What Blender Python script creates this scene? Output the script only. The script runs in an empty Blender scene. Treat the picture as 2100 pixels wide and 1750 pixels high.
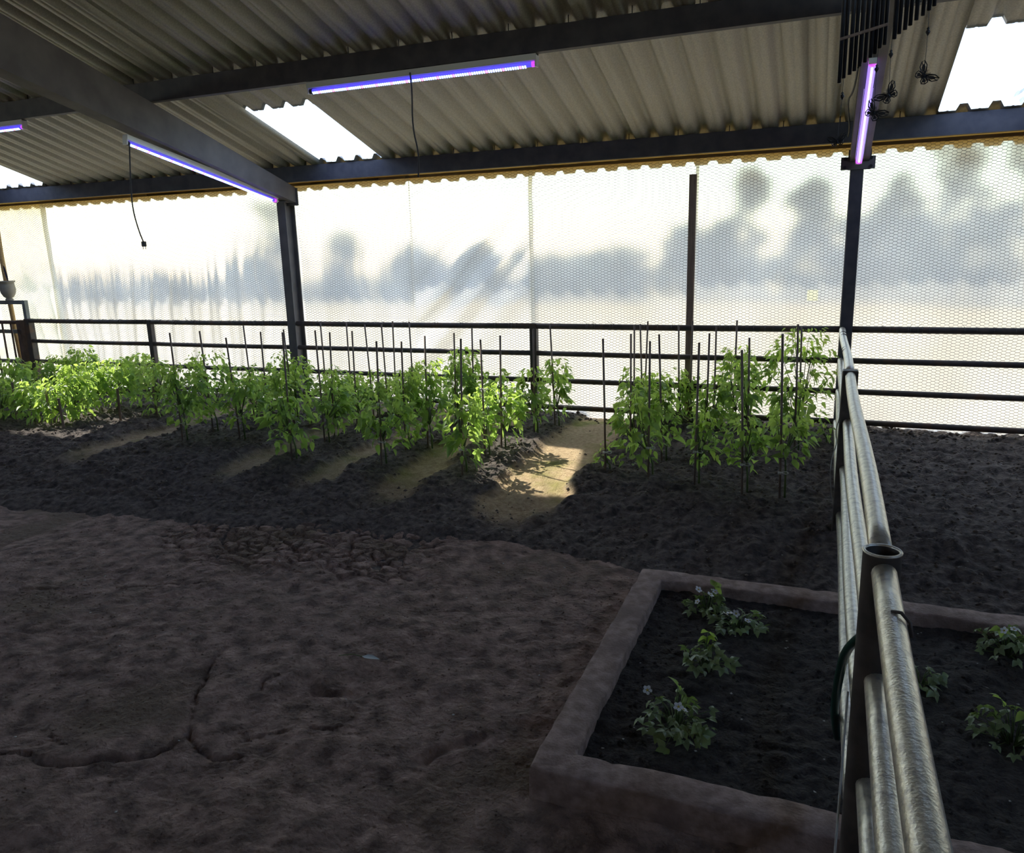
import bpy, math, random
import numpy as np
from mathutils import Vector, Matrix

random.seed(7)
rng = np.random.default_rng(11)
sc = bpy.context.scene
col = sc.collection

# ------------------------------------------------------------------ camera
CAM_Z = 1.75
cd = bpy.data.cameras.new('camera'); cam = bpy.data.objects.new('camera', cd); col.objects.link(cam)
cd.sensor_fit = 'HORIZONTAL'; cd.sensor_width = 36.0; cd.lens = 27.004
cd.clip_start = 0.02; cd.clip_end = 400
rx = (0.92806, 0.37150, -0.02623); ry = (-0.05797, 0.21367, 0.97519); rz = (0.36788, -0.90351, 0.21983)
cam.matrix_world = Matrix(((rx[0], ry[0], rz[0], 0), (rx[1], ry[1], rz[1], 0), (rx[2], ry[2], rz[2], CAM_Z), (0, 0, 0, 1)))
sc.camera = cam

# ------------------------------------------------------------------ sky, sun, exposure
SUN_TO = Vector((-0.907, 0.377, 1.0)).normalized()
sun_el = math.asin(SUN_TO.z); sun_az = math.atan2(SUN_TO.x, SUN_TO.y)
w = bpy.data.worlds.new('sky'); sc.world = w; w.use_nodes = True
nt = w.node_tree; nt.nodes.clear()
wo = nt.nodes.new('ShaderNodeOutputWorld'); bg = nt.nodes.new('ShaderNodeBackground')
sky = nt.nodes.new('ShaderNodeTexSky'); sky.sky_type = 'NISHITA'; sky.sun_disc = False
sky.sun_elevation = sun_el; sky.sun_rotation = sun_az; sky.air_density = 1.0; sky.dust_density = 1.0; sky.ozone_density = 1.5
nt.links.new(sky.outputs[0], bg.inputs[0]); nt.links.new(bg.outputs[0], wo.inputs[0])
bg.inputs[1].default_value = 0.72
sd = bpy.data.lights.new('sun', 'SUN'); sun = bpy.data.objects.new('sun', sd); col.objects.link(sun)
sd.energy = 8.0; sd.angle = math.radians(0.9); sd.color = (1.0, 0.92, 0.77)
sun.rotation_euler = (-SUN_TO).to_track_quat('-Z', 'Y').to_euler(); sun.location = (-20, 10, 25)
sc.view_settings.view_transform = 'Standard'; sc.view_settings.look = 'None'
sc.view_settings.exposure = 0.5; sc.view_settings.gamma = 1.0; sc.view_settings.use_curve_mapping = False
cy = sc.cycles
cy.max_bounces = 10; cy.diffuse_bounces = 5; cy.glossy_bounces = 3; cy.transmission_bounces = 6; cy.transparent_max_bounces = 12
cy.sample_clamp_indirect = 6.0; cy.caustics_reflective = False; cy.caustics_refractive = True
cy.use_denoising = True

# ------------------------------------------------------------------ constants of the place
D = 7.167                      # front face of the eave posts
ZE = 2.562                     # underside of the eave purlin
TAN = math.tan(math.radians(17.02))
RAILZ = (1.040, 0.770, 0.500, 0.230)
def plane_z(y): return ZE + TAN * (D - y)      # underside of the purlins
def roof_z(y): return plane_z(y) + 0.165       # underside of the roof sheets

# ------------------------------------------------------------------ helpers
def tag(o, label=None, cat=None, group=None, kind=None):
    if label: o['label'] = label
    if cat: o['category'] = cat
    if group: o['group'] = group
    if kind: o['kind'] = kind
    return o
def empty(name, loc=(0, 0, 0), label=None, cat=None, group=None, kind=None):
    o = bpy.data.objects.new(name, None); col.objects.link(o); o.location = loc; o.empty_display_size = 0.1
    return tag(o, label, cat, group, kind)
def link(name, me, parent=None, loc=None):
    o = bpy.data.objects.new(name, me); col.objects.link(o)
    if parent: o.parent = parent
    if loc is not None: o.location = loc
    return o
def np_mesh(name, V, F, mat=None, smooth=False):
    """V (n,3), F (m,k) one polygon size"""
    me = bpy.data.meshes.new(name)
    V = np.asarray(V, np.float32); F = np.asarray(F, np.int32); k = F.shape[1]
    me.vertices.add(len(V)); me.vertices.foreach_set('co', V.ravel())
    me.loops.add(F.size); me.loops.foreach_set('vertex_index', F.ravel())
    me.polygons.add(len(F)); me.polygons.foreach_set('loop_start', np.arange(0, F.size, k, dtype=np.int32))
    me.polygons.foreach_set('loop_total', np.full(len(F), k, np.int32))
    if smooth: me.polygons.foreach_set('use_smooth', np.ones(len(F), bool))
    me.update(calc_edges=True); me.validate()
    if mat: me.materials.append(mat)
    return me
class MB:
    def __init__(s): s.v = []; s.f = []; s.m = []; s.cur = 0
    def add(s, V, F):
        b = len(s.v); s.v.extend(tuple(map(float, p)) for p in V); s.f.extend(tuple(i + b for i in f) for f in F); s.m.extend([s.cur] * len(F))
    def box(s, lo, hi, M=None, bev=0.0):
        (x0, y0, z0), (x1, y1, z1) = lo, hi
        if bev <= 0:
            V = [(x0, y0, z0), (x1, y0, z0), (x1, y1, z0), (x0, y1, z0), (x0, y0, z1), (x1, y0, z1), (x1, y1, z1), (x0, y1, z1)]
            F = [(0, 3, 2, 1), (4, 5, 6, 7), (0, 1, 5, 4), (1, 2, 6, 5), (2, 3, 7, 6), (3, 0, 4, 7)]
        else:
            b = bev; V = []
            for z, i in ((z0, b), (z0 + b, 0), (z1 - b, 0), (z1, b)):
                i = i * 0.96; V += [(x0 + i, y0 + b, z), (x0 + b, y0 + i, z), (x1 - b, y0 + i, z), (x1 - i, y0 + b, z), (x1 - i, y1 - b, z), (x1 - b, y1 - i, z), (x0 + b, y1 - i, z), (x0 + i, y1 - b, z)]
            F = []
            for r in range(3):
                for k in range(8):
                    a = r * 8 + k; c = r * 8 + (k + 1) % 8; F.append((a, c, c + 8, a + 8))
            F.append(tuple(range(7, -1, -1))); F.append(tuple(range(24, 32)))
        if M is not None: V = [tuple(M @ Vector(p)) for p in V]
        s.add(V, F)
    def tube(s, pts, r, n=8, cap=True, close=False):
        P = [Vector(p) for p in pts]; R = r if isinstance(r, (list, tuple)) else [r] * len(P)
        V = []; F = []; up = None
        for i, p in enumerate(P):
            t = (P[min(i + 1, len(P) - 1)] - P[max(i - 1, 0)])
            if t.length < 1e-9: t = Vector((0, 0, 1))
            t.normalize()
            if up is None: up = Vector((0, 0, 1)) if abs(t.z) < 0.9 else Vector((1, 0, 0))
            a = t.cross(up)
            if a.length < 1e-6: a = t.orthogonal()
            a.normalize(); b = a.cross(t).normalized(); up = b
            for k in range(n):
                q = 2 * math.pi * k / n; V.append(p + (a * math.cos(q) + b * math.sin(q)) * R[i])
        for i in range(len(P) - 1):
            for k in range(n):
                F.append((i * n + k, (i + 1) * n + k, (i + 1) * n + (k + 1) % n, i * n + (k + 1) % n))
        if cap:
            F.append(tuple(range(n))); F.append(tuple(range((len(P) - 1) * n + n - 1, (len(P) - 1) * n - 1, -1)))
        s.add(V, F)
    def lathe(s, prof, c=(0, 0, 0), n=20, ribs=0, amp=0.0):
        V = []; F = []
        for (r, z) in prof:
            for k in range(n):
                q = 2 * math.pi * k / n; rr = r * (1 + amp * (math.cos(ribs * q) if ribs else 0))
                V.append((c[0] + rr * math.cos(q), c[1] + rr * math.sin(q), c[2] + z))
        for i in range(len(prof) - 1):
            for k in range(n): F.append((i * n + k, i * n + (k + 1) % n, (i + 1) * n + (k + 1) % n, (i + 1) * n + k))
        s.add(V, F)
    def prism(s, poly, axis, a, b):
        """poly in the two axes other than axis, extruded from a to b"""
        n = len(poly)
        def P(u, v, w_):
            return {'x': (w_, u, v), 'y': (u, w_, v), 'z': (u, v, w_)}[axis]
        V = [P(u, v, a) for u, v in poly] + [P(u, v, b) for u, v in poly]
        F = [tuple(range(n)), tuple(range(2 * n - 1, n - 1, -1))] + [(i, i + n, (i + 1) % n + n, (i + 1) % n) for i in range(n)]
        s.add(V, F)
    def build(s, name, mats, parent=None, smooth=False, loc=None):
        me = bpy.data.meshes.new(name); me.from_pydata(s.v, [], s.f)
        for m_ in (mats if isinstance(mats, (list, tuple)) else [mats]): me.materials.append(m_)
        if any(s.m): me.polygons.foreach_set('material_index', s.m)
        if smooth: me.polygons.foreach_set('use_smooth', [True] * len(s.f))
        me.update(); me.validate()
        bm_fix(me)
        return link(name, me, parent, loc)
def bm_fix(me):
    import bmesh
    bm = bmesh.new(); bm.from_mesh(me); bmesh.ops.recalc_face_normals(bm, faces=bm.faces); bm.to_mesh(me); bm.free()

# noise on arrays ------------------------------------------------------------------
def vnoise(x, y, scale, seed=0):
    r = np.random.default_rng(seed); G = r.random((256, 256)) * 2 - 1
    u = x / scale + 1000.3; v = y / scale + 1000.7
    i = np.floor(u).astype(int); j = np.floor(v).astype(int); fu = u - i; fv = v - j
    fu = fu * fu * (3 - 2 * fu); fv = fv * fv * (3 - 2 * fv)
    g = lambda a, b: G[a % 256, b % 256]
    return (g(i, j) * (1 - fu) + g(i + 1, j) * fu) * (1 - fv) + (g(i, j + 1) * (1 - fu) + g(i + 1, j + 1) * fu) * fv
def fbm(x, y, scale, octv=4, seed=0, gain=0.5):
    o = 0; a = 1.0
    for k in range(octv): o = o + a * vnoise(x, y, scale / 2 ** k, seed + k); a *= gain
    return o
def sstep(a, b, x):
    t = np.clip((x - a) / (b - a), 0, 1); return t * t * (3 - 2 * t)

# ------------------------------------------------------------------ materials
def new_mat(name):
    m = bpy.data.materials.new(name); m.use_nodes = True; n = m.node_tree; n.nodes.clear()
    out = n.nodes.new('ShaderNodeOutputMaterial'); return m, n, out
def pmat(name, c1, c2=None, scale=12.0, rough=0.6, metal=0.0, bump=0.0, bscale=None, detail=4.0, spec=0.5, c3=None, scale3=3.0, stretch=None):
    m, n, out = new_mat(name); p = n.nodes.new('ShaderNodeBsdfPrincipled'); n.links.new(p.outputs[0], out.inputs[0])
    p.inputs['Roughness'].default_value = rough; p.inputs['Metallic'].default_value = metal; p.inputs['Specular IOR Level'].default_value = spec
    tc = n.nodes.new('ShaderNodeTexCoord'); vec = tc.outputs['Object']
    if stretch:
        mp = n.nodes.new('ShaderNodeMapping'); mp.inputs['Scale'].default_value = stretch; n.links.new(vec, mp.inputs[0]); vec = mp.outputs[0]
    if c2 is None: p.inputs['Base Color'].default_value = (*c1, 1)
    else:
        nz = n.nodes.new('ShaderNodeTexNoise'); nz.inputs['Scale'].default_value = scale; nz.inputs['Detail'].default_value = detail; n.links.new(vec, nz.inputs['Vector'])
        cr = n.nodes.new('ShaderNodeValToRGB'); cr.color_ramp.elements[0].position = 0.35; cr.color_ramp.elements[1].position = 0.68
        cr.color_ramp.elements[0].color = (*c1, 1); cr.color_ramp.elements[1].color = (*c2, 1)
        n.links.new(nz.outputs[0], cr.inputs[0]); last = cr.outputs[0]
        if c3 is not None:
            n3 = n.nodes.new('ShaderNodeTexNoise'); n3.inputs['Scale'].default_value = scale3; n3.inputs['Detail'].default_value = 5; n.links.new(vec, n3.inputs['Vector'])
            r3 = n.nodes.new('ShaderNodeValToRGB'); r3.color_ramp.elements[0].position = 0.52; r3.color_ramp.elements[1].position = 0.66; n.links.new(n3.outputs[0], r3.inputs[0])
            mx = n.nodes.new('ShaderNodeMixRGB'); n.links.new(r3.outputs[0], mx.inputs[0]); n.links.new(last, mx.inputs[1]); mx.inputs[2].default_value = (*c3, 1); last = mx.outputs[0]
        n.links.new(last, p.inputs['Base Color'])
    if bump:
        nb = n.nodes.new('ShaderNodeTexNoise'); nb.inputs['Scale'].default_value = bscale or scale * 2; nb.inputs['Detail'].default_value = 8; n.links.new(vec, nb.inputs['Vector'])
        b = n.nodes.new('ShaderNodeBump'); b.inputs['Strength'].default_value = bump; b.inputs['Distance'].default_value = 0.02
        n.links.new(nb.outputs[0], b.inputs['Height']); n.links.new(b.outputs[0], p.inputs['Normal'])
    return m
def emat(name, c, s, base=(0.8, 0.8, 0.8)):
    m, n, out = new_mat(name); p = n.nodes.new('ShaderNodeBsdfPrincipled'); n.links.new(p.outputs[0], out.inputs[0])
    p.inputs['Base Color'].default_value = (*base, 1); p.inputs['Emission Color'].default_value = (*c, 1); p.inputs['Emission Strength'].default_value = s; p.inputs['Roughness'].default_value = 0.4
    return m
def leaf_mat(name, top, trans, t=0.5, rough=0.4):
    m, n, out = new_mat(name)
    tc = n.nodes.new('ShaderNodeObjectInfo'); geo = n.nodes.new('ShaderNodeNewGeometry')
    nz = n.nodes.new('ShaderNodeTexNoise'); nz.inputs['Scale'].default_value = 9; nz.inputs['Detail'].default_value = 2; n.links.new(geo.outputs['Position'], nz.inputs['Vector'])
    hs = []
    for c in (top, trans):
        mx = n.nodes.new('ShaderNodeMixRGB'); n.links.new(nz.outputs[0], mx.inputs[0])
        mx.inputs[1].default_value = (c[0] * 0.65, c[1] * 0.7, c[2] * 0.8, 1); mx.inputs[2].default_value = (c[0] * 1.25, c[1] * 1.2, c[2], 1); hs.append(mx.outputs[0])
    p = n.nodes.new('ShaderNodeBsdfPrincipled'); p.inputs['Roughness'].default_value = rough; n.links.new(hs[0], p.inputs['Base Color'])
    tr = n.nodes.new('ShaderNodeBsdfTranslucent'); n.links.new(hs[1], tr.inputs['Color'])
    ms = n.nodes.new('ShaderNodeMixShader'); ms.inputs[0].default_value = t
    n.links.new(p.outputs[0], ms.inputs[1]); n.links.new(tr.outputs[0], ms.inputs[2]); n.links.new(ms.outputs[0], out.inputs[0])
    return m
def film_mat(name, tint, haze, ior=1.08, rough=0.32, gloss=0.03, clear=0.6, htint=(1, 1, 1)):
    """milky thin plastic: blurred transmission + diffuse scatter + faint gloss"""
    m, n, out = new_mat(name)
    tc = n.nodes.new('ShaderNodeTexCoord')
    nz = n.nodes.new('ShaderNodeTexNoise'); nz.inputs['Scale'].default_value = 1.3; nz.inputs['Detail'].default_value = 6; n.links.new(tc.outputs['Object'], nz.inputs['Vector'])
    mr = n.nodes.new('ShaderNodeMapRange'); mr.inputs[1].default_value = 0.3; mr.inputs[2].default_value = 0.7; mr.inputs[3].default_value = haze * 0.85; mr.inputs[4].default_value = haze * 1.15; n.links.new(nz.outputs[0], mr.inputs[0])
    rf = n.nodes.new('ShaderNodeBsdfRefraction'); rf.inputs['IOR'].default_value = ior; rf.inputs['Roughness'].default_value = rough; rf.inputs['Color'].default_value = (*[c * clear for c in tint], 1)
    tl = n.nodes.new('ShaderNodeBsdfTranslucent'); tl.inputs['Color'].default_value = (*htint, 1)
    ms = n.nodes.new('ShaderNodeMixShader'); n.links.new(mr.outputs[0], ms.inputs[0]); n.links.new(rf.outputs[0], ms.inputs[1]); n.links.new(tl.outputs[0], ms.inputs[2])
    gl = n.nodes.new('ShaderNodeBsdfGlossy'); gl.inputs['Roughness'].default_value = 0.25
    m2 = n.nodes.new('ShaderNodeMixShader'); m2.inputs[0].default_value = gloss; n.links.new(ms.outputs[0], m2.inputs[1]); n.links.new(gl.outputs[0], m2.inputs[2])
    n.links.new(m2.outputs[0], out.inputs[0]); return m
def panel_mat(name, tint, trans, diff):
    """clear corrugated roof light"""
    m, n, out = new_mat(name)
    tp = n.nodes.new('ShaderNodeBsdfTransparent'); tp.inputs['Color'].default_value = (*[c * trans for c in tint], 1)
    tl = n.nodes.new('ShaderNodeBsdfTranslucent'); tl.inputs['Color'].default_value = (*tint, 1)
    ms = n.nodes.new('ShaderNodeMixShader'); ms.inputs[0].default_value = diff; n.links.new(tp.outputs[0], ms.inputs[1]); n.links.new(tl.outputs[0], ms.inputs[2])
    n.links.new(ms.outputs[0], out.inputs[0]); return m

M = {}
M['clay'] = pmat('clay_floor', (0.12, 0.078, 0.062), (0.42, 0.29, 0.235), 11, 0.92, bump=1.0, bscale=45, detail=10, c3=(0.17, 0.12, 0.085), scale3=1.7)
M['soil'] = pmat('dark_soil', (0.045, 0.036, 0.03), (0.10, 0.078, 0.064), 14, 0.95, bump=0.7, bscale=55)
M['soil_black'] = pmat('black_potting_soil', (0.022, 0.018, 0.016), (0.065, 0.055, 0.05), 25, 0.95, bump=0.8, bscale=70)
M['clod'] = pmat('soil_clods', (0.085, 0.068, 0.058), (0.25, 0.20, 0.165), 20, 0.95)
M['concrete'] = pmat('concrete', (0.25, 0.175, 0.15), (0.46, 0.335, 0.29), 22, 0.85, bump=0.35, bscale=90, c3=(0.21, 0.145, 0.125), scale3=4)
M['galv'] = pmat('galvanised_sheet', (0.46, 0.43, 0.365), (0.60, 0.56, 0.48), 90, 0.5, metal=0.3)
M['steel'] = pmat('dark_primed_steel', (0.06, 0.058, 0.075), (0.10, 0.095, 0.11), 9, 0.6)
M['beam'] = pmat('brown_grey_beam_steel', (0.13, 0.115, 0.115), (0.19, 0.17, 0.165), 5, 0.65)
M['rail'] = pmat('dark_fence_pipe', (0.05, 0.043, 0.043), (0.095, 0.07, 0.058), 14, 0.55, c3=(0.12, 0.065, 0.04), scale3=6)
M['pipe'] = pmat('weathered_galvanised_pipe', (0.58, 0.53, 0.44), (0.78, 0.73, 0.62), 60, 0.34, metal=0.55, bump=0.12, bscale=160, c3=(0.46, 0.42, 0.37), scale3=45)
M['pipe_post'] = pmat('dark_pipe_post', (0.06, 0.052, 0.046), (0.11, 0.092, 0.08), 20, 0.5, metal=0.3)
M['wire'] = pmat('galvanised_wire', (0.13, 0.13, 0.125), (0.22, 0.22, 0.21), 30, 0.5, metal=0.3)
M['wood'] = pmat('tan_timber', (0.45, 0.28, 0.12), (0.62, 0.42, 0.2), 6, 0.8, stretch=(1, 12, 12))
M['wood_dark'] = pmat('brown_board', (0.24, 0.165, 0.13), (0.36, 0.25, 0.19), 5, 0.8, stretch=(12, 12, 1))
M['stake'] = pmat('brown_stake', (0.17, 0.12, 0.10), (0.28, 0.21, 0.175), 10, 0.6, stretch=(6, 6, 1))
M['tie'] = pmat('white_tie', (0.75, 0.75, 0.72))
M['leaf'] = leaf_mat('pepper_leaf', (0.19, 0.33, 0.115), (0.58, 0.82, 0.18), 0.54)
M['leaf_young'] = leaf_mat('young_pepper_leaf', (0.24, 0.39, 0.115), (0.68, 0.90, 0.18), 0.54)
M['leaf_straw'] = leaf_mat('strawberry_leaf', (0.30, 0.38, 0.22), (0.35, 0.52, 0.10), 0.3, 0.3)
M['stem'] = pmat('green_stem', (0.09, 0.16, 0.045), (0.15, 0.20, 0.07), 20, 0.6)
M['petal'] = pmat('white_petal', (0.85, 0.86, 0.88)); M['yolk'] = pmat('yellow_centre', (0.6, 0.45, 0.05))
M['white'] = pmat('white_enamel', (0.86, 0.85, 0.82), rough=0.35)
M['led_blue'] = emat('led_blue_white', (0.30, 0.42, 1.0), 4.0); M['led_red'] = emat('led_red', (1.0, 0.15, 0.40), 3.0)
M['led_body'] = emat('led_tube_glow', (0.08, 0.06, 1.0), 0.8, (0.2, 0.2, 0.7)); M['led_violet'] = emat('led_tube_violet', (0.30, 0.17, 1.0), 1.0); M['led_core'] = emat('led_core', (0.75, 0.6, 1.0), 3.0); M['led_cap'] = emat('led_end_cap', (0.7, 0.02, 0.9), 0.7)
M['cable'] = pmat('dark_cable', (0.02, 0.022, 0.03), rough=0.5)
M['black_metal'] = pmat('black_metal', (0.02, 0.02, 0.024), (0.035, 0.035, 0.042), 20, 0.45, metal=0.3)
M['film'] = film_mat('milky_film', (1.0, 0.97, 0.86), 0.27, clear=0.40, htint=(0.95, 0.96, 0.93))
M['film_b'] = film_mat('milky_film_warm', (1.0, 0.96, 0.82), 0.275, clear=0.37, htint=(0.96, 0.95, 0.88))
M['film_y'] = film_mat('yellowed_film', (1.0, 0.96, 0.78), 0.5, clear=0.24, htint=(0.86, 0.83, 0.64))
M['skylight'] = panel_mat('clear_roof_panel', (0.91, 0.95, 1.0), 0.76, 0.13)
M['outside'] = pmat('sunlit_sand', (0.21, 0.14, 0.032), (0.26, 0.18, 0.045), 0.6, 0.95)
M['tree_leaf'] = leaf_mat('hazed_tree_foliage', (0.10, 0.14, 0.15), (0.12, 0.18, 0.19), 0.4); M['bark'] = pmat('bark', (0.08, 0.06, 0.045))  # bluish foliage: distance haze is put into the leaf colour
M['blade'] = pmat('dark_blue_blade', (0.015, 0.02, 0.06)); M['urn'] = pmat('beige_urn', (0.34, 0.30, 0.25), (0.42, 0.38, 0.32), 8, 0.7)
M['gate_grey'] = pmat('grey_gate', (0.16, 0.18, 0.19), (0.22, 0.24, 0.25), 8, 0.5); M['gate_rust'] = pmat('rusty_gate', (0.10, 0.06, 0.05), (0.17, 0.10, 0.08), 12, 0.7)
M['hose'] = pmat('green_hose', (0.01, 0.05, 0.035), rough=0.3); M['string'] = pmat('pale_string', (0.55, 0.55, 0.52))
M['dry_leaf'] = pmat('pale_leaf', (0.45, 0.52, 0.52)); M['fleck'] = pmat('pale_flecks', (0.55, 0.55, 0.52)); M['patch'] = film_mat('pale_yellow_patch', (1.0, 0.97, 0.82), 0.8, htint=(1, 0.98, 0.84))
M['moss'] = pmat('mossy_path', (0.10, 0.085, 0.055), (0.24, 0.18, 0.11), 9, 0.95, bump=0.4, bscale=70, c3=(0.13, 0.15, 0.04), scale3=2.6)
# ================================================================== SETTING
# ---- ground heights
PATHS = [(-6.05, 0.16), (-4.38, 0.13), (-3.58, 0.12), (-2.90, 0.15), (-1.92, 0.27)]
def path_mask(x, y):
    m = np.zeros_like(x)
    for c, hw in PATHS:
        cx = c + 0.05 * (y - 6) * -0.6 + 0.03 * vnoise(y, x * 0, 0.6, int(-c * 10))
        d = np.abs(x - cx) + 0.05 * vnoise(x, y, 0.18, 5) + 0.03 * vnoise(x, y, 0.06, 6)
        m = np.maximum(m, 1 - sstep(hw - 0.05, hw + 0.06, d))
    return m * sstep(4.35, 4.9, y + 0.15 * vnoise(x, y, 0.3, 8))
def bed_edge(x):
    return np.interp(x, [-12, -5.6, -4.4, -3.5, -1.9, -1.1, -0.8, 0.2, 4], [3.5, 3.62, 3.8, 3.88, 4.12, 4.12, 3.86, 3.84, 3.84])
def bed_z(x, y, rough=True):
    t = y - bed_edge(x) - 0.05 * vnoise(x, y * 0, 0.5, 3)
    z = -0.03 + 0.05 * sstep(-0.08, 0.14, t) + 0.135 * sstep(0.0, 1.25, t)
    pm = path_mask(x, y); z = z - 0.05 * pm
    z = z + 0.015 * fbm(x, y, 0.7, 2, 21)
    if rough: z = z + (1 - 0.85 * pm) * (0.034 * np.abs(fbm(x, y, 0.13, 4, 31)) - 0.016) * sstep(-0.05, 0.3, t) + 0.007 * fbm(x, y, 0.055, 2, 41) * (1 - 0.8 * pm)
    return z
def gz(x, y): return float(bed_z(np.array([x]), np.array([y]))[0])
KX0, KX1, KY0, KY1, KW = -0.815, 2.2, 2.065, 3.795, 0.125

CRACKS = [([(-2.75, 1.60), (-2.64, 1.63), (-2.46, 1.65), (-2.27, 1.74), (-2.19, 1.84), (-2.16, 1.95), (-2.27, 2.08), (-2.36, 2.24), (-2.5, 2.5)], 0.018, 0.035),
          ([(-2.46, 1.65), (-2.30, 1.72)], 0.03, 0.03), ([(-2.16, 1.94), (-2.07, 1.88), (-1.97, 1.87), (-1.88, 1.92)], 0.02, 0.04), ([(-2.06, 2.23), (-2.11, 2.33), (-2.08, 2.44)], 0.009, 0.022),
          ([(-4.0, 2.66), (-3.65, 2.74), (-3.42, 2.92), (-3.12, 3.06)], 0.012, 0.018), ([(-3.64, 3.79), (-3.43, 3.53), (-3.3, 3.33)], 0.022, 0.04),
          ([(-1.94, 2.02), (-1.8, 2.11), (-1.63, 2.18)], 0.012, 0.02), ([(-1.22, 2.13), (-1.16, 2.21), (-1.09, 2.3)], 0.035, 0.018), ([(-2.68, 1.76), (-2.55, 1.71)], 0.013, 0.025),
          ([(-1.98, 2.42), (-1.86, 2.36), (-1.74, 2.40), (-1.62, 2.33)], 0.045, 0.018)]
def floor_z(x, y):
    z = 0.014 * fbm(x, y, 0.9, 3, 51) + 0.009 * fbm(x, y, 0.17, 4, 61) + 0.007 * np.abs(fbm(x, y, 0.07, 3, 71)) - 0.006
    jx = x + 0.03 * vnoise(x, y, 0.12, 81); jy = y + 0.03 * vnoise(x, y, 0.12, 82)
    for pl, wd, dp in CRACKS:
        best = np.full_like(x, 9.0)
        for (ax, ay), (bx, by) in zip(pl[:-1], pl[1:]):
            dx, dy = bx - ax, by - ay; t = np.clip(((jx - ax) * dx + (jy - ay) * dy) / (dx * dx + dy * dy), 0, 1)
            best = np.minimum(best, np.hypot(jx - ax - t * dx, jy - ay - t * dy))
        z = z - dp * (0.75 + 0.5 * vnoise(x, y, 0.1, 83)) * (1 - sstep(wd * 0.15, wd * 1.0, best + 0.012 * np.abs(vnoise(x, y, 0.05, 84))))
    # mud-crack polygons where the clay has dried out near the bed
    sel = (x > -4.3) & (x < -1.6) & (y > 3.0); sx = jx[sel]; sy = jy[sel]
    r = np.random.default_rng(5); S = np.stack([r.uniform(-4.5, -1.4, 520), r.uniform(2.9, 4.3, 520)], 1)
    e = np.zeros(len(sx))
    for a in range(0, len(sx), 20000):
        d = np.hypot(sx[a:a + 20000, None] - S[None, :, 0], (sy[a:a + 20000, None] - S[None, :, 1]))
        d.partition(1, axis=1); e[a:a + 20000] = d[:, 1] - d[:, 0]
    fade = sstep(3.15, 3.5, sy) * sstep(-4.2, -3.8, sx) * (1 - sstep(-2.4, -1.8, sx)) * sstep(-0.5, 0.2, vnoise(sx, sy, 0.5, 91) + 0.35)
    z[sel] = z[sel] - 0.022 * fade * (1 - sstep(0.004, 0.016, e + 0.006 * vnoise(sx, sy, 0.03, 92)))
    return z
def height_grid(name, xs, ys, fn, mat, parent=None, attr=None, kind=None):
    X, Y = np.meshgrid(xs, ys); x = X.ravel(); y = Y.ravel(); z = fn(x, y)
    nx, ny = len(xs), len(ys); i = np.arange(nx - 1)[None, :] + nx * np.arange(ny - 1)[:, None]; i = i.ravel()
    me = np_mesh(name, np.stack([x, y, z], 1), np.stack([i, i + 1, i + nx + 1, i + nx], 1), mat, True)
    if attr is not None:
        a = me.attributes.new('path', 'FLOAT', 'POINT'); a.data.foreach_set('value', attr(x, y).astype(np.float32))
    o = link(name, me, parent); tag(o, kind=kind); return o

def grade(a, b, h0, h1): # steps growing from h0 to h1
    out = [a]; h = h0
    while out[-1] < b:
        t = (out[-1] - a) / (b - a); out.append(out[-1] + h0 + (h1 - h0) * t)
    return np.array(out)
xs = np.concatenate([np.arange(-12.2, -5.2, 0.06), np.arange(-5.2, 0.4, 0.0125), np.arange(0.4, 5.2, 0.06)])
ys = np.concatenate([np.arange(-6.2, 1.1, 0.15), np.arange(1.1, 4.45, 0.0125)])
height_grid('floor', xs, ys, floor_z, M['clay'], kind='structure')
tag(bpy.data.objects['floor'], 'bare reddish clay floor with drying cracks')

# soil of the planting bed: dark loose ridges, compacted sandy paths between them
m = bpy.data.materials.new('bed_soil_and_paths'); m.use_nodes = True; n = m.node_tree; p = n.nodes['Principled BSDF']
p.inputs['Roughness'].default_value = 0.95; p.inputs['Specular IOR Level'].default_value = 0.2
tc = n.nodes.new('ShaderNodeTexCoord')
def ramp(scale, c1, c2, p1=0.35, p2=0.68, det=6):
    a = n.nodes.new('ShaderNodeTexNoise'); a.inputs['Scale'].default_value = scale; a.inputs['Detail'].default_value = det; n.links.new(tc.outputs['Object'], a.inputs['Vector'])
    r = n.nodes.new('ShaderNodeValToRGB'); r.color_ramp.elements[0].position = p1; r.color_ramp.elements[1].position = p2; r.color_ramp.elements[0].color = (*c1, 1); r.color_ramp.elements[1].color = (*c2, 1); n.links.new(a.outputs[0], r.inputs[0]); return r.outputs[0]
def mixc(f, a, b):
    x = n.nodes.new('ShaderNodeMixRGB'); n.links.new(f, x.inputs[0]); n.links.new(a, x.inputs[1]); n.links.new(b, x.inputs[2]); return x.outputs[0]
soilc = ramp(22, (0.058, 0.050, 0.047), (0.19, 0.158, 0.14)); sandc = ramp(30, (0.42, 0.30, 0.175), (0.62, 0.47, 0.29)); mossc = ramp(18, (0.22, 0.22, 0.06), (0.34, 0.31, 0.10))
mossf = ramp(2.2, (0, 0, 0), (1, 1, 1), 0.5, 0.66, 5)
at = n.nodes.new('ShaderNodeAttribute'); at.attribute_name = 'path'
n.links.new(mixc(at.outputs['Fac'], soilc, mixc(mossf, sandc, mossc)), p.inputs['Base Color'])
nb = n.nodes.new('ShaderNodeTexNoise'); nb.inputs['Scale'].default_value = 70; nb.inputs['Detail'].default_value = 8; n.links.new(tc.outputs['Object'], nb.inputs['Vector'])
b = n.nodes.new('ShaderNodeBump'); b.inputs['Strength'].default_value = 0.6; b.inputs['Distance'].default_value = 0.02; n.links.new(nb.outputs[0], b.inputs['Height']); n.links.new(b.outputs[0], p.inputs['Normal'])
M['bed'] = m
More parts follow.
